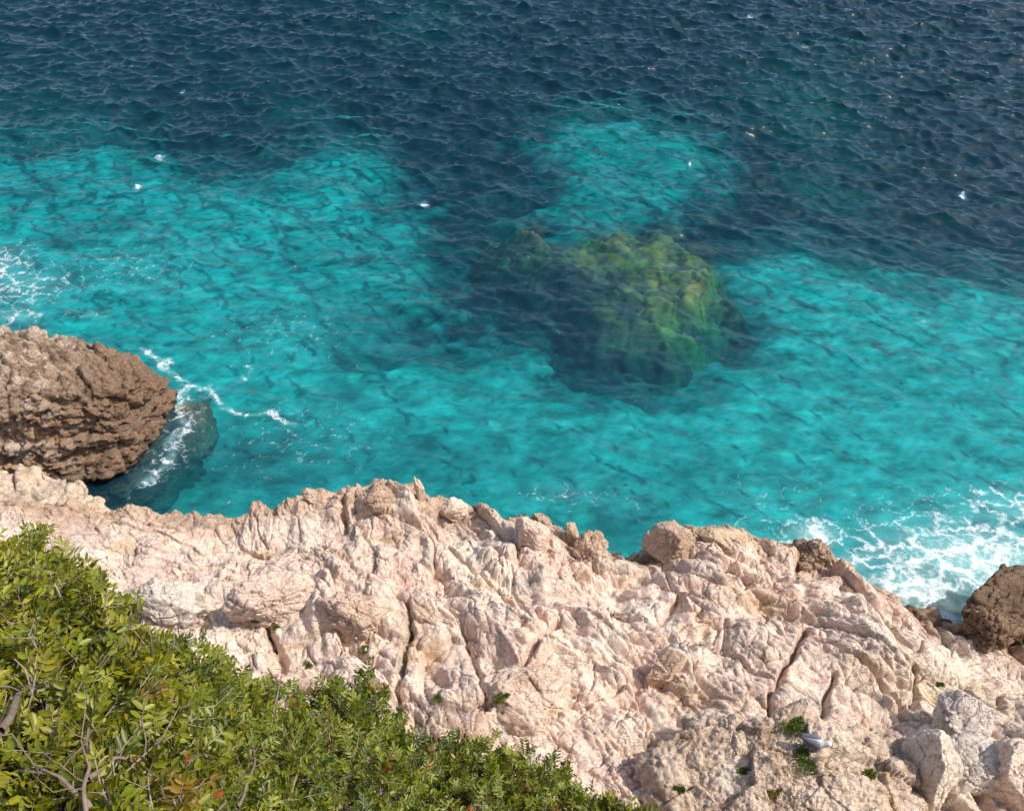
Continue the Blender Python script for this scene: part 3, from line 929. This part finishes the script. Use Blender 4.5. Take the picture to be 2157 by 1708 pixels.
# ------------------------------------------------------------------ small plants in the cracks
def tuft(px, py, wpx, label, seed, on=None, yellow=.2):
    r = np.random.default_rng(seed)
    if on is None: p, t = hit(px, py)
    else: p, t = on(px, py)
    rad = max(.035, wpx / 2 / F * t)
    root = empty('cliff_plant', p, label, 'plant', 'small green plants in the rock cracks')
    lv = []; lc = []; tb = Tubes()
    n = int(220 + 3200 * rad)
    for i in range(9):
        d = unit(r.normal(size=3) * [1, 1, .3] + [0, 0, .7]); tb.add(np.array([[0, 0, -.03], d * rad * .5, d * rad * .9]), .005, .002, 4)
    lobes_ = [(r.normal(size=3) * [.55, .35, .12] * rad, r.uniform(.3, .75)) for _ in range(6)]
    for i in range(n):
        d = unit(r.normal(size=3)); d[2] = abs(d[2]) * .7
        lo, lr = lobes_[r.integers(6)]
        o = lo + d * rad * lr * r.random() ** .5 * np.array([1.1, .9, .7])
        ax = unit(d + r.normal(size=3) * .6 + [0, 0, .4]); y = unit(np.cross(ax, r.normal(size=3))); z = np.cross(ax, y)
        sz = r.uniform(.025, .05)
        lv.append(o + LT[:, :1] * sz * ax + LT[:, 1:2] * sz * .5 * y + LT[:, 2:3] * sz * z)
        g = np.array([.20, .18, .03]) if r.random() < yellow else np.array([.07, .13, .018])
        lc.append(g * r.uniform(.7, 1.3))
    tb.build('stems', M_TWIG, root)
    mesh_obj('leaves', np.concatenate(lv), (LT3[None] + (np.arange(n) * 8)[:, None, None]).reshape(-1, 3), M_LEAF, root, attrs={'col': np.repeat(np.array(lc), 8, 0)})
    return root


dg = bpy.context.evaluated_depsgraph_get()


def on_scene(px, py):
    d = ray(px, py)
    o = CAM + d * 6.0
    ok, loc, nrm, idx, ob, mx = S.ray_cast(dg, Vector(o), Vector(d))
    p = np.array(loc)
    return p, np.linalg.norm(p - CAM)


for i, (a, b, w_, lab, yl) in enumerate([
    (1687, 1538, 62, 'bright green cushion plant right behind the gull', .25),
    (1690, 1596, 60, 'green mat of leaves on the outcrop in front of the gull', .3),
    (1564, 1624, 24, 'small dark green tuft on the left part of the gull outcrop', .1),
    (1834, 1634, 30, 'yellow green tuft on the right shoulder of the gull outcrop', .4),
    (1623, 1666, 20, 'tiny olive tuft low on the front of the gull outcrop', .6),
    (1432, 1660, 18, 'tiny green tuft at the left end of the gull outcrop', .2),
    (536, 1309, 16, 'tiny plant on top of the block above the grey twigged shrub', .2),
    (585, 1322, 18, 'topmost small plant of the line in the crack below the broad angular boulder', .2),
    (569, 1350, 18, 'small plant in the middle of the crack below the broad angular boulder', .2),
    (583, 1372, 20, 'lowest small plant of the crack below the broad angular boulder', .2),
    (768, 1374, 24, 'green tuft in a crack under the big squared block', .2),
    (866, 1344, 32, 'brownish green clump in the ochre hollow right of the squared block', .7),
    (850, 1392, 22, 'small plant below the brownish green clump in the ochre hollow', .3),
    (647, 1402, 20, 'olive tuft in the crack just above the pointed shrub', .5),
    (923, 1468, 22, 'narrow green tuft between two standing ribs left of the big rounded boulder', .3),
    (1062, 1468, 24, 'dark green tuft in the crack at the left foot of the big rounded boulder', .3),
    (839, 1508, 24, 'green tuft in the vertical crack right beside the pointed shrub', .3),
    (1980, 1442, 12, 'tiny green speck of a plant on the yellowish slab at right', .2)]):
    tuft(a, b, w_, lab, 300 + i, on_scene, yl)

# ------------------------------------------------------------------ gull
M_WHITE = simple_mat('white_feathers', (.56, .55, .54), .7, .06, 40)
M_GREYF = simple_mat('grey_feathers', (.105, .11, .135), .7, .12, 40)
M_BLACKF = simple_mat('black_feathers', (.025, .025, .028), .6, .2, 40)
M_BILL = simple_mat('yellow_bill', (.62, .36, .05), .45, .1, 40)
M_EYE = simple_mat('dark_eye', (.02, .015, .01), .2, .1, 40)


def loft(name, spine, rad, mat, parent, n=18, flat=None):
    """rings of elliptical section along a spine; rad = (across, up)"""
    sp = np.asarray(spine, float); tan = unit(np.gradient(sp, axis=0))
    side = unit(np.cross(tan, np.array([0, 0, 1.0]))); up = np.cross(side, tan)
    th = np.linspace(0, 2 * math.pi, n, endpoint=False)
    V = sp[:, None] + np.array(rad)[:, 0][:, None, None] * np.cos(th)[None, :, None] * side[:, None] + np.array(rad)[:, 1][:, None, None] * np.sin(th)[None, :, None] * up[:, None]
    return mesh_obj(name, V.reshape(-1, 3), grid_faces(len(sp), n, True), mat, parent)


gp, gt = on_scene(1712, 1570)
gull = empty('seagull', gp + np.array([0, 0, .02]), 'white and grey gull resting on the outcrop with its bill turned back over its shoulder', 'gull')
# body, neck and bowed head are one surface (x forward)
loft('body', [(-.24, 0, .13), (-.22, 0, .13), (-.14, 0, .12), (-.04, 0, .105), (.06, 0, .11), (.13, 0, .13), (.175, 0, .155), (.205, 0, .18), (.235, 0, .20), (.262, 0, .20), (.285, .006, .192), (.296, .01, .186)],
     [(.003, .003), (.03, .02), (.06, .05), (.08, .075), (.088, .088), (.08, .082), (.062, .064), (.052, .054), (.054, .056), (.05, .052), (.03, .032), (.004, .004)], M_WHITE, gull, 20)
for s_ in (-1, 1):
    wv = loft('wing', [(.12, s_ * .05, .15), (.10, s_ * .052, .14), (.02, s_ * .054, .125), (-.08, s_ * .05, .128), (-.18, s_ * .034, .145), (-.25, s_ * .02, .165), (-.27, s_ * .018, .172)],
              [(.004, .006), (.046, .07), (.062, .095), (.058, .085), (.038, .052), (.022, .022), (.004, .004)], M_GREYF, gull, 16)
    loft('wing_tip', [(-.225, s_ * .03, .165), (-.28, s_ * .02, .175), (-.345, s_ * .006, .182), (-.36, s_ * .004, .184)], [(.012, .019), (.014, .016), (.008, .008), (.001, .001)], M_BLACKF, wv, 10)
    mesh_obj('eye', ico(2)[0] * .006 + np.array([.243, s_ * .05, .212]), ico(2)[1], M_EYE, gull)
    loft('leg', [(.0, s_ * .03, .06), (.0, s_ * .03, .02), (.0, s_ * .032, -.03)], [(.009, .009), (.006, .006), (.006, .006)], M_BILL, gull, 8)
# the bill is turned back over the shoulder
loft('bill', [(.215, .03, .225), (.19, .042, .232), (.165, .052, .232), (.155, .056, .228)], [(.012, .014), (.010, .012), (.007, .009), (.001, .001)], M_BILL, gull, 10)
loft('tail', [(-.2, 0, .13), (-.26, 0, .138), (-.31, 0, .146), (-.315, 0, .147)], [(.03, .012), (.04, .008), (.045, .005), (.04, .001)], M_WHITE, gull, 12)
gull.rotation_euler = (0, 0, math.radians(-22))
gull.scale = (.86, 1.0, 1.0)

# ------------------------------------------------------------------ sea bed
def poly_sd(x, y, pts):
    """signed distance to a polygon, >0 inside"""
    d = seg_dist(x, y, list(pts) + [pts[0]])
    ins = np.zeros(x.shape, bool)
    n = len(pts)
    for i in range(n):
        (x1, y1), (x2, y2) = pts[i], pts[(i + 1) % n]
        cr = ((y1 > y) != (y2 > y)) & (x < (x2 - x1) * (y - y1) / (y2 - y1 + 1e-12) + x1)
        ins ^= cr
    return np.where(ins, d, -d)


ZB = -2.8
LIGHT = [
    [(-400, 330), (0, 335), (120, 320), (250, 325), (330, 385), (480, 385), (600, 350), (660, 325), (780, 318), (785, 440), (840, 480), (860, 600), (835, 690), (760, 715), (700, 785),
     (860, 775), (1060, 785), (1140, 735), (1215, 795), (1380, 805), (1470, 745), (1530, 690), (1600, 665), (1540, 600), (1530, 560), (1700, 552), (1800, 580), (1900, 600), (2020, 598),
     (2160, 645), (2700, 760), (2700, 1600), (-500, 1500)],
    [(1100, 440), (1190, 485), (1420, 430), (1530, 370), (1480, 290), (1350, 265), (1190, 255), (1120, 290), (1190, 340), (1205, 400)],
]
bx = graded(-260, 260, -34, 34, .22, 1.10); by = graded(4, 500, 9, 70, .22, 1.10)
BX, BY = np.meshgrid(bx, by)
WX = BX + 1.3 * n2(BX * .35, BY * .35, 201) + .5 * n2(BX * 1.1, BY * 1.1, 202)
WY = BY + 1.3 * n2(BX * .35, BY * .35, 203) + .5 * n2(BX * 1.1, BY * 1.1, 204)
lsd = np.full(BX.shape, -99.0)
for pl in LIGHT:
    lsd = np.maximum(lsd, poly_sd(WX, WY, [tuple(at_z(a, b, ZB)[:2]) for a, b in pl]))
bsd_ = poly_sd(WX, WY, [tuple(at_z(a, b, -1.5)[:2]) for a, b in [(985, 470), (1060, 455), (1180, 490), (1330, 465), (1470, 480), (1540, 560), (1560, 620), (1620, 640), (1600, 680), (1500, 700), (1450, 745), (1330, 790), (1230, 770), (1160, 690), (1080, 610)]])
lsd = np.minimum(lsd, -bsd_ - .7)
sand = sst(-2.0, 1.7, lsd + 1.3 * fbm2(BX * .7, BY * .7, 207, 4) + 1.1 * fbm2(BX * 1.7, BY * 1.7, 208, 3))
sand *= 1 - .38 * blob(BX, BY, 1330, 350, 260, 120, ZB)
brk = np.clip(blob(BX, BY, 930, 650, 170, 110, ZB) + blob(BX, BY, 1120, 700, 120, 80, ZB) + .7 * blob(BX, BY, 1600, 640, 70, 40, ZB) + .6 * blob(BX, BY, 900, 420, 120, 60, ZB), 0, 1)
sand = np.maximum(sand, brk * .55 * sst(-.15, .4, fbm2(BX * .9, BY * .9, 209, 4)))
deep = sst(-1, 12, -lsd)
BZ = ZB - 2.6 * deep + .25 * fbm2(BX * .3, BY * .3, 211, 3) - .35 * (1 - sand)


def bz_blob(px, py, rx, ry, z):
    return blob(BX, BY, px, py, rx, ry, z)


# paler and darker bottom patches, partly wave light and shade put into the colour
pat = fbm2(BX * .38, BY * .38, 221, 4); pat2 = fbm2(BX * 1.3, BY * 1.3, 223, 4)
SAND = np.array([.53, .49, .445]); WEED = np.array([.022, .020, .026])
bc = np.tile(WEED, (BX.size, 1))
bc = lerpc(bc, np.array([.03, .07, .035]), .8 * sst(.15, .5, pat.ravel()))
for px, py, rx, ry in [(890, 30, 70, 30), (620, 215, 60, 25), (1700, 210, 120, 60), (60, 270, 160, 60), (1750, 420, 90, 40)]:
    bc = lerpc(bc, np.array([.06, .16, .11]), .8 * bz_blob(px, py, rx, ry, ZB - 2).ravel())
bc = lerpc(bc, SAND, sand.ravel())
pat3 = fbm2(BX * 2.6 + pat2, BY * 2.6, 224, 3)
bc *= (1 - .42 * sst(-.05, .5, pat2) * sand).ravel()[:, None]
bc *= (1 - .35 * sst(-.1, .45, pat3) * sand).ravel()[:, None]
bc *= (1 - .30 * sst(.0, .5, pat) * sand).ravel()[:, None]
for px, py, rx, ry, k in [(560, 400, 40, 14, .7), (130, 500, 60, 16, .6), (680, 545, 110, 26, .45), (730, 830, 60, 22, .65), (560, 960, 60, 30, .45), (640, 1010, 60, 22, .45),
                          (880, 940, 40, 22, .3), (600, 385, 110, 16, .7), (90, 400, 60, 22, .7), (420, 1020, 220, 55, .5), (800, 960, 260, 60, .38), (1150, 960, 260, 45, .25), (1050, 1030, 300, 35, .3), (500, 940, 120, 50, .35), (760, 660, 90, 60, .5), (1330, 1120, 90, 40, .4), (640, 660, 80, 16, .3), (1180, 870, 120, 14, .3), (1700, 800, 160, 14, .25), (1960, 560, 50, 20, .4), (250, 470, 80, 16, .5), (1990, 830, 140, 14, .25), (1330, 1110, 90, 40, .35)]:
    bc = lerpc(bc, WEED * 2.0, k * bz_blob(px, py, rx, ry, ZB).ravel())
# shallow sandy cove on the right, under the foam
cove = blob(BX, BY, 1960, 1250, 170, 60, -.3)
BZ = lerp(BZ, -.5, sst(.25, .8, cove)); bc = lerpc(bc, np.array([.42, .36, .22]), sst(.2, .7, cove).ravel() * .9)


def bed_material():
    m, nt = new_mat('sea_bed'); L = nt.links.new
    co = nd(nt, 'ShaderNodeNewGeometry').outputs['Position']
    at = nd(nt, 'ShaderNodeAttribute', attribute_name='col')
    mp = nd(nt, 'ShaderNodeMapping'); L(co, mp.inputs[0]); mp.inputs['Scale'].default_value = (.75, 1.5, 1); mp.inputs['Rotation'].default_value = (0, 0, .25)
    a = noise_n(nt, mp.outputs[0], 1.15, 6, .62, .3)
    ra = ramp_n(nt, a.outputs[0], [(.30, .35), (.46, .85), (.56, 1.08), (.70, 1.6)])  # stretched mottle: bottom patches plus the waves' light and dark painted in
    m1 = nd(nt, 'ShaderNodeMix', data_type='RGBA', blend_type='MULTIPLY'); m1.inputs[0].default_value = 1
    L(at.outputs['Color'], m1.inputs[6]); L(ra.outputs[0], m1.inputs[7])
    p = nd(nt, 'ShaderNodeBsdfDiffuse')
    L(m1.outputs[2], p.inputs[0])
    o = nd(nt, 'ShaderNodeOutputMaterial'); L(p.outputs[0], o.inputs[0])
    return m


M_BED = bed_material()
bed = mesh_obj('seabed', np.stack([BX, BY, BZ], -1).reshape(-1, 3), grid_faces(len(by), len(bx)), M_BED, attrs={'col': np.clip(bc, .01, .7)})
bed['kind'] = 'structure'

# submerged reef: its own weed-grown rock mass
REEF = [(985, 470), (1060, 455), (1180, 490), (1330, 465), (1470, 480), (1540, 560), (1560, 620), (1620, 640), (1600, 680), (1500, 700), (1450, 745), (1330, 790), (1230, 770), (1160, 690), (1080, 610)]
ZR = -1.5
rp = [tuple(at_z(a, b, ZR)[:2]) for a, b in REEF]
rpa = np.array(rp)
rgx = np.arange(rpa[:, 0].min() - 2, rpa[:, 0].max() + 2, .08); rgy = np.arange(rpa[:, 1].min() - 2, rpa[:, 1].max() + 2, .08)
RX, RY = np.meshgrid(rgx, rgy)
rsd = poly_sd(RX + .6 * n2(RX * .7, RY * .7, 301), RY + .6 * n2(RX * .7, RY * .7, 302), rp)
f1, f2, cc, _, _ = vor2(RX * 1.1 + .3 * n2(RX * 2, RY * 2, 305), RY * 1.1, 306)
RZ = lerp(-4.6, -1.2, sst(-1.4, 2.0, rsd + .5 * fbm2(RX * 1.1, RY * 1.1, 304, 3))) + (.45 * fbm2(RX * .6, RY * .6, 303, 4) + .3 * (cc - .5) - .25 * np.exp(-(f2 - f1) / .1)) * sst(-1.5, .8, rsd)
RZ = np.minimum(RZ, -.45)
alg = np.clip(1.0 * blob(RX, RY, 1440, 640, 90, 75, ZR) + .75 * blob(RX, RY, 1290, 540, 240, 55, ZR) + .65 * blob(RX, RY, 1060, 480, 100, 45, ZR) + .5 * blob(RX, RY, 1480, 560, 90, 70, ZR) + .35 * blob(RX, RY, 1330, 690, 120, 60, ZR), 0, 1)
alg = np.clip(alg * (.72 + 1.3 * fbm2(RX * .8, RY * 1.5, 311, 4)), 0, 1)
rc = np.tile(np.array([.058, .042, .040]), (RX.size, 1))
RZ = np.minimum(RZ + .3 * alg, -.5)
rc = lerpc(rc, np.array([.22, .105, .05]), sst(.05, .4, alg).ravel())
rc = lerpc(rc, np.array([.56, .225, .06]), sst(.25, .9, alg + .25 * n2(RX * 2.5, RY * 2.5, 313)).ravel() * .85)
rc *= (.75 + .5 * sst(-.4, .4, fbm2(RX * 2, RY * 2, 314, 3))).ravel()[:, None]
reef = mesh_obj('submerged_reef', np.stack([RX, RY, RZ], -1).reshape(-1, 3), grid_faces(len(rgy), len(rgx)), M_BED, attrs={'col': rc})
tag(reef, 'dark submerged reef with yellow green algae showing through the water', 'reef')

# ------------------------------------------------------------------ water
N = 2048; LT_ = 118.0
kx = np.fft.fftfreq(N, LT_ / N) * 2 * math.pi
KX, KY = np.meshgrid(kx, kx)
K = np.hypot(KX, KY); K[0, 0] = 1e-6
wd = math.radians(252)                                     # running towards the shore, a little to the left
cosw = (KX * math.cos(wd) + KY * math.sin(wd)) / K
Lp = 2 * math.pi / 2.9
spec = np.exp(-1.25 * (Lp / K) ** 2) / K ** 3.55 * (np.abs(cosw) ** 3.5 * .96 + .04) * np.exp(-(K * .036) ** 2)
spec[K < 2 * math.pi / 14] = 0
amp = np.sqrt(spec) * (rng.normal(size=K.shape) + 1j * rng.normal(size=K.shape))
hh = np.fft.ifft2(amp).real
sc = .098 / hh.std()
hh *= sc
DX = np.fft.ifft2(amp * (-1j) * KX / K).real * sc; DY = np.fft.ifft2(amp * (-1j) * KY / K).real * sc
del KX, KY, K, spec


def tile(g, x, y):
    fx = (x / LT_ * N) % N; fy = (y / LT_ * N) % N
    i = np.floor(fx).astype(int); j = np.floor(fy).astype(int); a = fx - i; b = fy - j
    i2 = (i + 1) % N; j2 = (j + 1) % N
    return g[j, i] * (1 - a) * (1 - b) + g[j, i2] * a * (1 - b) + g[j2, i] * (1 - a) * b + g[j2, i2] * a * b


wx_ = graded(-2500, 2500, -26, 26, .072, 1.012)
yl_ = [9.0]; s_ = .06
while yl_[-1] < 105:
    yl_.append(yl_[-1] + .06 * (1 + max(0, yl_[-1] - 14) / 30))
d_ = yl_[-1] - yl_[-2]
while yl_[-1] < 4000:
    d_ *= 1.12; yl_.append(yl_[-1] + d_)
wy_ = np.array(yl_)
# coarse tail in x as well
tail = np.abs(wx_) > 85
keep = ~tail
ext = []; x_ = 86.0; d_ = 2.0
while x_ < 3500: ext.append(x_); d_ *= 1.35; x_ += d_
wx_ = np.concatenate([-np.array(ext[::-1]), wx_[keep], np.array(ext)])
GX, GY = np.meshgrid(wx_, wy_)
far = sst(150, 90, np.hypot(GX, GY))
calm = .36 + .64 * sst(18, 44, GY)
hz = tile(hh, GX, GY) * far * calm; ddx = tile(DX, GX, GY) * far * calm; ddy = tile(DY, GX, GY) * far * calm
CH = -(.35 + .45 * sst(26, 46, GY))
PX = GX + CH * ddx; PY = GY + CH * ddy; PZ = hz
# foam: how much, by place
def fz(px, py, rx, ry): return blob(GX, GY, px, py, rx, ry, 0.0)


foam = np.zeros(GX.shape)
for px, py, rx, ry, k in [(2060, 1180, 360, 115, 1.0), (1930, 1240, 190, 80, 1.02), (1800, 1185, 95, 45, .85), (1720, 1125, 85, 45, 1.0), (1590, 1105, 90, 30, .55), (2150, 1070, 220, 60, .8), (1930, 1050, 120, 30, .5), (1990, 1295, 80, 40, 1.08), (2030, 1270, 50, 60, .95),
                          (1620, 1110, 60, 26, .45), (1180, 1040, 130, 36, .58), (1370, 1140, 40, 26, .45), (1110, 1060, 45, 22, .5), (1470, 1050, 70, 26, .34), (40, 600, 170, 60, .70), (-20, 570, 110, 60, .80),
                          (180, 660, 70, 14, .6), (30, 668, 90, 18, .8), (440, 830, 110, 50, .42), (360, 960, 80, 60, .6), (390, 890, 70, 80, .62), (310, 790, 40, 40, .5), (560, 870, 80, 24, .38), (480, 720, 60, 60, .3),
                          (640, 920, 300, 150, .45), (260, 560, 260, 90, .47), (600, 700, 300, 130, .42), (320, 1000, 60, 40, .6), (1250, 1050, 250, 50, .46), (1650, 1040, 220, 70, .45), (480, 1060, 50, 22, .42), (320, 1040, 70, 30, .3)]:
    foam = np.maximum(foam, k * fz(px, py, rx, ry))
# streaks where the swell has just broken
for pts, w_, k in [([(300, 735), (350, 770), (375, 800), (430, 815), (470, 850)], .09, .78), ([(372, 925), (348, 985), (305, 1020)], .17, .74), ([(385, 820), (385, 890), (362, 960)], .15, .72),
                   ([(470, 860), (560, 875), (620, 890)], .08, .75), ([(330, 820), (360, 835), (400, 840)], .1, .7), ([(520, 770), (515, 800), (490, 815)], .06, .6), ([(300, 1010), (270, 1040)], .1, .5)]:
    pw = [tuple(at_z(a, b, 0)[:2]) for a, b in pts]
    w_ *= 1.7; k *= 1.15
    d = seg_dist(GX + .25 * n2(GX * 1.5, GY * 1.5, 401), GY + .25 * n2(GX * 1.5, GY * 1.5, 402), pw)
    foam = np.maximum(foam, k * np.exp(-(d / w_) ** 2 * .6))
sh = GY - np.interp(GX, EX, EY) + .25 * n2(GX * 1.4, GY * 1.4, 411)
foam = np.maximum(foam, (.42 + .55 * sst(5.5, 7.5, GX)) * np.exp(-(np.clip(sh, 0, None) / (.45 + .7 * sst(5.5, 7.5, GX))) ** 2) * sst(-13, -9, GX))
caps = np.zeros(GX.shape)
for px, py, rx, ry, k in [(335, 330, 16, 10, 1), (292, 393, 10, 9, 1), (893, 430, 12, 12, 1), (2028, 412, 10, 6, 1), (1582, 33, 8, 4, 1), (155, 132, 7, 4, .9), (430, 435, 12, 6, .7),
                          (600, 490, 18, 6, .6), (620, 565, 16, 6, .6), (2100, 135, 8, 4, .7), (1500, 240, 8, 4, .6), (385, 195, 6, 4, .8), (1640, 808, 6, 4, .8), (450, 710, 12, 6, .8)]:
    caps = np.maximum(caps, k * fz(px, py, rx, ry))
foam = np.maximum(foam, caps)
nY, nX = GX.shape
top = np.stack([PX, PY, PZ], -1).reshape(-1, 3)
faces = grid_faces(nY, nX)
# close the body of water: walls and floor
edge_i = np.concatenate([np.arange(nX), np.arange(1, nY) * nX + nX - 1, (nY - 1) * nX + np.arange(nX - 2, -1, -1), np.arange(nY - 2, 0, -1) * nX])
bot = top[edge_i].copy(); bot[:, 2] = -14
nb = len(top); m_ = len(edge_i)
a = edge_i; b = np.roll(edge_i, -1); c_ = nb + np.roll(np.arange(m_), -1); d2 = nb + np.arange(m_)
walls = np.stack([a, d2, c_, b], 1)
ctr = np.array([[0, 1500, -14.0]])
ci = nb + m_
floor = np.stack([d2, np.full(m_, ci), np.full(m_, ci), c_], 1)
V = np.concatenate([top, bot, ctr])
FA = np.concatenate([faces, walls])
fo = np.concatenate([foam.ravel(), np.zeros(m_ + 1)])


def water_material():
    m, nt = new_mat('sea_water'); L = nt.links.new
    geo = nd(nt, 'ShaderNodeNewGeometry'); co = geo.outputs['Position']
    mp = nd(nt, 'ShaderNodeMapping'); L(co, mp.inputs[0]); mp.inputs['Scale'].default_value = (.55, 1.5, 1); mp.inputs['Rotation'].default_value = (0, 0, .22)
    n1 = noise_n(nt, mp.outputs[0], 2.6, 5, .55, .1)
    n2_ = noise_n(nt, mp.outputs[0], 10, 3, .55, .1)
    b1 = nd(nt, 'ShaderNodeBump', i_Strength=.3, i_Distance=.07); L(n1.outputs[0], b1.inputs['Height'])
    b2 = nd(nt, 'ShaderNodeBump', i_Strength=.18, i_Distance=.02); L(n2_.outputs[0], b2.inputs['Height']); L(b1.outputs[0], b2.inputs['Normal'])
    nor = b2.outputs[0]
    fr = nd(nt, 'ShaderNodeFresnel', i_IOR=1.36); L(nor, fr.inputs['Normal'])
    tr = nd(nt, 'ShaderNodeBsdfTransparent'); tr.inputs[0].default_value = (.97, .99, .99, 1)
    df = nd(nt, 'ShaderNodeBsdfDiffuse'); df.inputs[0].default_value = (.018, .155, .245, 1); L(nor, df.inputs['Normal'])
    atf = nd(nt, 'ShaderNodeAttribute', attribute_name='foam')
    dc = nd(nt, 'ShaderNodeMix', data_type='RGBA'); L(math_n(nt, 'MULTIPLY', math_n(nt, 'POWER', atf.outputs['Fac'], 3.0), .9, True), dc.inputs[0]); dc.inputs[6].default_value = (.018, .155, .245, 1); dc.inputs[7].default_value = (.34, .55, .52, 1); L(dc.outputs[2], df.inputs[0])
    un = nd(nt, 'ShaderNodeMixShader'); L(math_n(nt, 'ADD', .115, math_n(nt, 'MULTIPLY', math_n(nt, 'POWER', atf.outputs['Fac'], 3.0), .5, True)), un.inputs[0])
    rf = nd(nt, 'ShaderNodeBsdfRefraction', i_IOR=1.333, i_Roughness=.0); L(nor, rf.inputs['Normal'])
    tm = nd(nt, 'ShaderNodeMixShader'); tm.inputs[0].default_value = .2; L(tr.outputs[0], tm.inputs[1]); L(rf.outputs[0], tm.inputs[2])
    L(tm.outputs[0], un.inputs[1]); L(df.outputs[0], un.inputs[2])
    gl = nd(nt, 'ShaderNodeBsdfGlossy', i_Roughness=.07); L(nor, gl.inputs['Normal'])
    wm = nd(nt, 'ShaderNodeMixShader'); L(fr.outputs[0], wm.inputs[0]); L(un.outputs[0], wm.inputs[1]); L(gl.outputs[0], wm.inputs[2])
    # foam lace
    at = nd(nt, 'ShaderNodeAttribute', attribute_name='foam')
    w = noise_n(nt, co, 1.7, 4, .6)
    wa = nd(nt, 'ShaderNodeVectorMath', operation='MULTIPLY_ADD'); L(w.outputs['Color'], wa.inputs[0]); wa.inputs[1].default_value = (1.1, 1.1, .0); L(co, wa.inputs[2])
    sq = nd(nt, 'ShaderNodeMapping'); L(wa.outputs[0], sq.inputs[0]); sq.inputs['Scale'].default_value = (.8, 1.15, 0); sq.inputs['Rotation'].default_value = (0, 0, -.3)
    v1 = nd(nt, 'ShaderNodeTexVoronoi', feature='DISTANCE_TO_EDGE', voronoi_dimensions='2D', i_Scale=1.5); L(sq.outputs[0], v1.inputs['Vector'])
    v2 = nd(nt, 'ShaderNodeTexVoronoi', feature='DISTANCE_TO_EDGE', voronoi_dimensions='2D', i_Scale=4.2); L(sq.outputs[0], v2.inputs['Vector'])
    l1 = math_n(nt, 'SUBTRACT', 1.0, math_n(nt, 'MULTIPLY', v1.outputs['Distance'], 4.2, True))
    l2 = math_n(nt, 'SUBTRACT', 1.0, math_n(nt, 'MULTIPLY', v2.outputs['Distance'], 3.6, True))
    nz = noise_n(nt, co, 5.5, 6, .7)
    lace = math_n(nt, 'ADD', math_n(nt, 'MULTIPLY', l1, .5), math_n(nt, 'MULTIPLY', l2, .32))
    lace = math_n(nt, 'ADD', lace, math_n(nt, 'MULTIPLY', math_n(nt, 'SUBTRACT', nz.outputs[0], .5), 1.3))
    # dense foam lowers the threshold
    th = math_n(nt, 'SUBTRACT', 1.12, math_n(nt, 'MULTIPLY', at.outputs['Fac'], 1.12))
    ff = math_n(nt, 'MULTIPLY', math_n(nt, 'SUBTRACT', lace, th), 1.45, True)
    ff = math_n(nt, 'MULTIPLY', ff, math_n(nt, 'MULTIPLY', at.outputs['Fac'], 6.0, True))
    ff = math_n(nt, 'MULTIPLY', math_n(nt, 'POWER', ff, 1.25), .88)
    fd = nd(nt, 'ShaderNodeBsdfDiffuse'); fd.inputs[0].default_value = (.80, .83, .84, 1)
    om = nd(nt, 'ShaderNodeMixShader'); L(ff, om.inputs[0]); L(wm.outputs[0], om.inputs[1]); L(fd.outputs[0], om.inputs[2])
    va = nd(nt, 'ShaderNodeVolumeAbsorption', i_Density=.50); va.inputs[0].default_value = (0, .935, .955, 1)
    o = nd(nt, 'ShaderNodeOutputMaterial'); L(om.outputs[0], o.inputs['Surface']); L(va.outputs[0], o.inputs['Volume'])
    return m


M_WATER = water_material()
me_w = mesh_obj('sea_water', V, FA, M_WATER, attrs={'foam': fo})
bmw = None
me = me_w.data
# floor of the water body as one polygon fan
bm = bmesh.new(); bm.from_mesh(me); bm.verts.ensure_lookup_table()
cv = bm.verts[ci]
for i in range(m_):
    f = bm.faces.new((bm.verts[nb + i], cv, bm.verts[nb + (i + 1) % m_])); f.smooth = False
bm.to_mesh(me); bm.free()
me_w['kind'] = 'structure'

# ------------------------------------------------------------------ light
SUN_AZ = math.radians(93)       # clockwise from +y, towards +x
SUN_EL = math.radians(52)
sd_ = np.array([math.sin(SUN_AZ) * math.cos(SUN_EL), math.cos(SUN_AZ) * math.cos(SUN_EL), math.sin(SUN_EL)])
sun = bpy.data.lights.new('sun', 'SUN'); sun.energy = 3.7; sun.angle = math.radians(.53); sun.color = (1, .95, .88)
so = bpy.data.objects.new('sun', sun); COL.objects.link(so)
so.rotation_euler = Vector(-sd_).to_track_quat('-Z', 'Y').to_euler()
wld = bpy.data.worlds.new('World'); S.world = wld; wld.use_nodes = True
nt = wld.node_tree; nt.nodes.clear()
sky = nd(nt, 'ShaderNodeTexSky'); sky.sky_type = 'NISHITA'; sky.sun_disc = False
sky.dust_density = 2.6; sky.air_density = 1.0; sky.sun_elevation = SUN_EL; sky.sun_rotation = SUN_AZ
bg = nd(nt, 'ShaderNodeBackground'); bg.inputs[1].default_value = .15
nt.links.new(sky.outputs[0], bg.inputs[0])
wo = nd(nt, 'ShaderNodeOutputWorld'); nt.links.new(bg.outputs[0], wo.inputs[0])
S.view_settings.view_transform = 'Standard'; S.view_settings.look = 'None'
S.view_settings.exposure = 0.40; S.view_settings.gamma = 1
S.cycles.max_bounces = 8; S.cycles.transparent_max_bounces = 16
S.cycles.use_denoising = True
S.cycles.sample_clamp_direct = 1.3; S.cycles.sample_clamp_indirect = 3.0
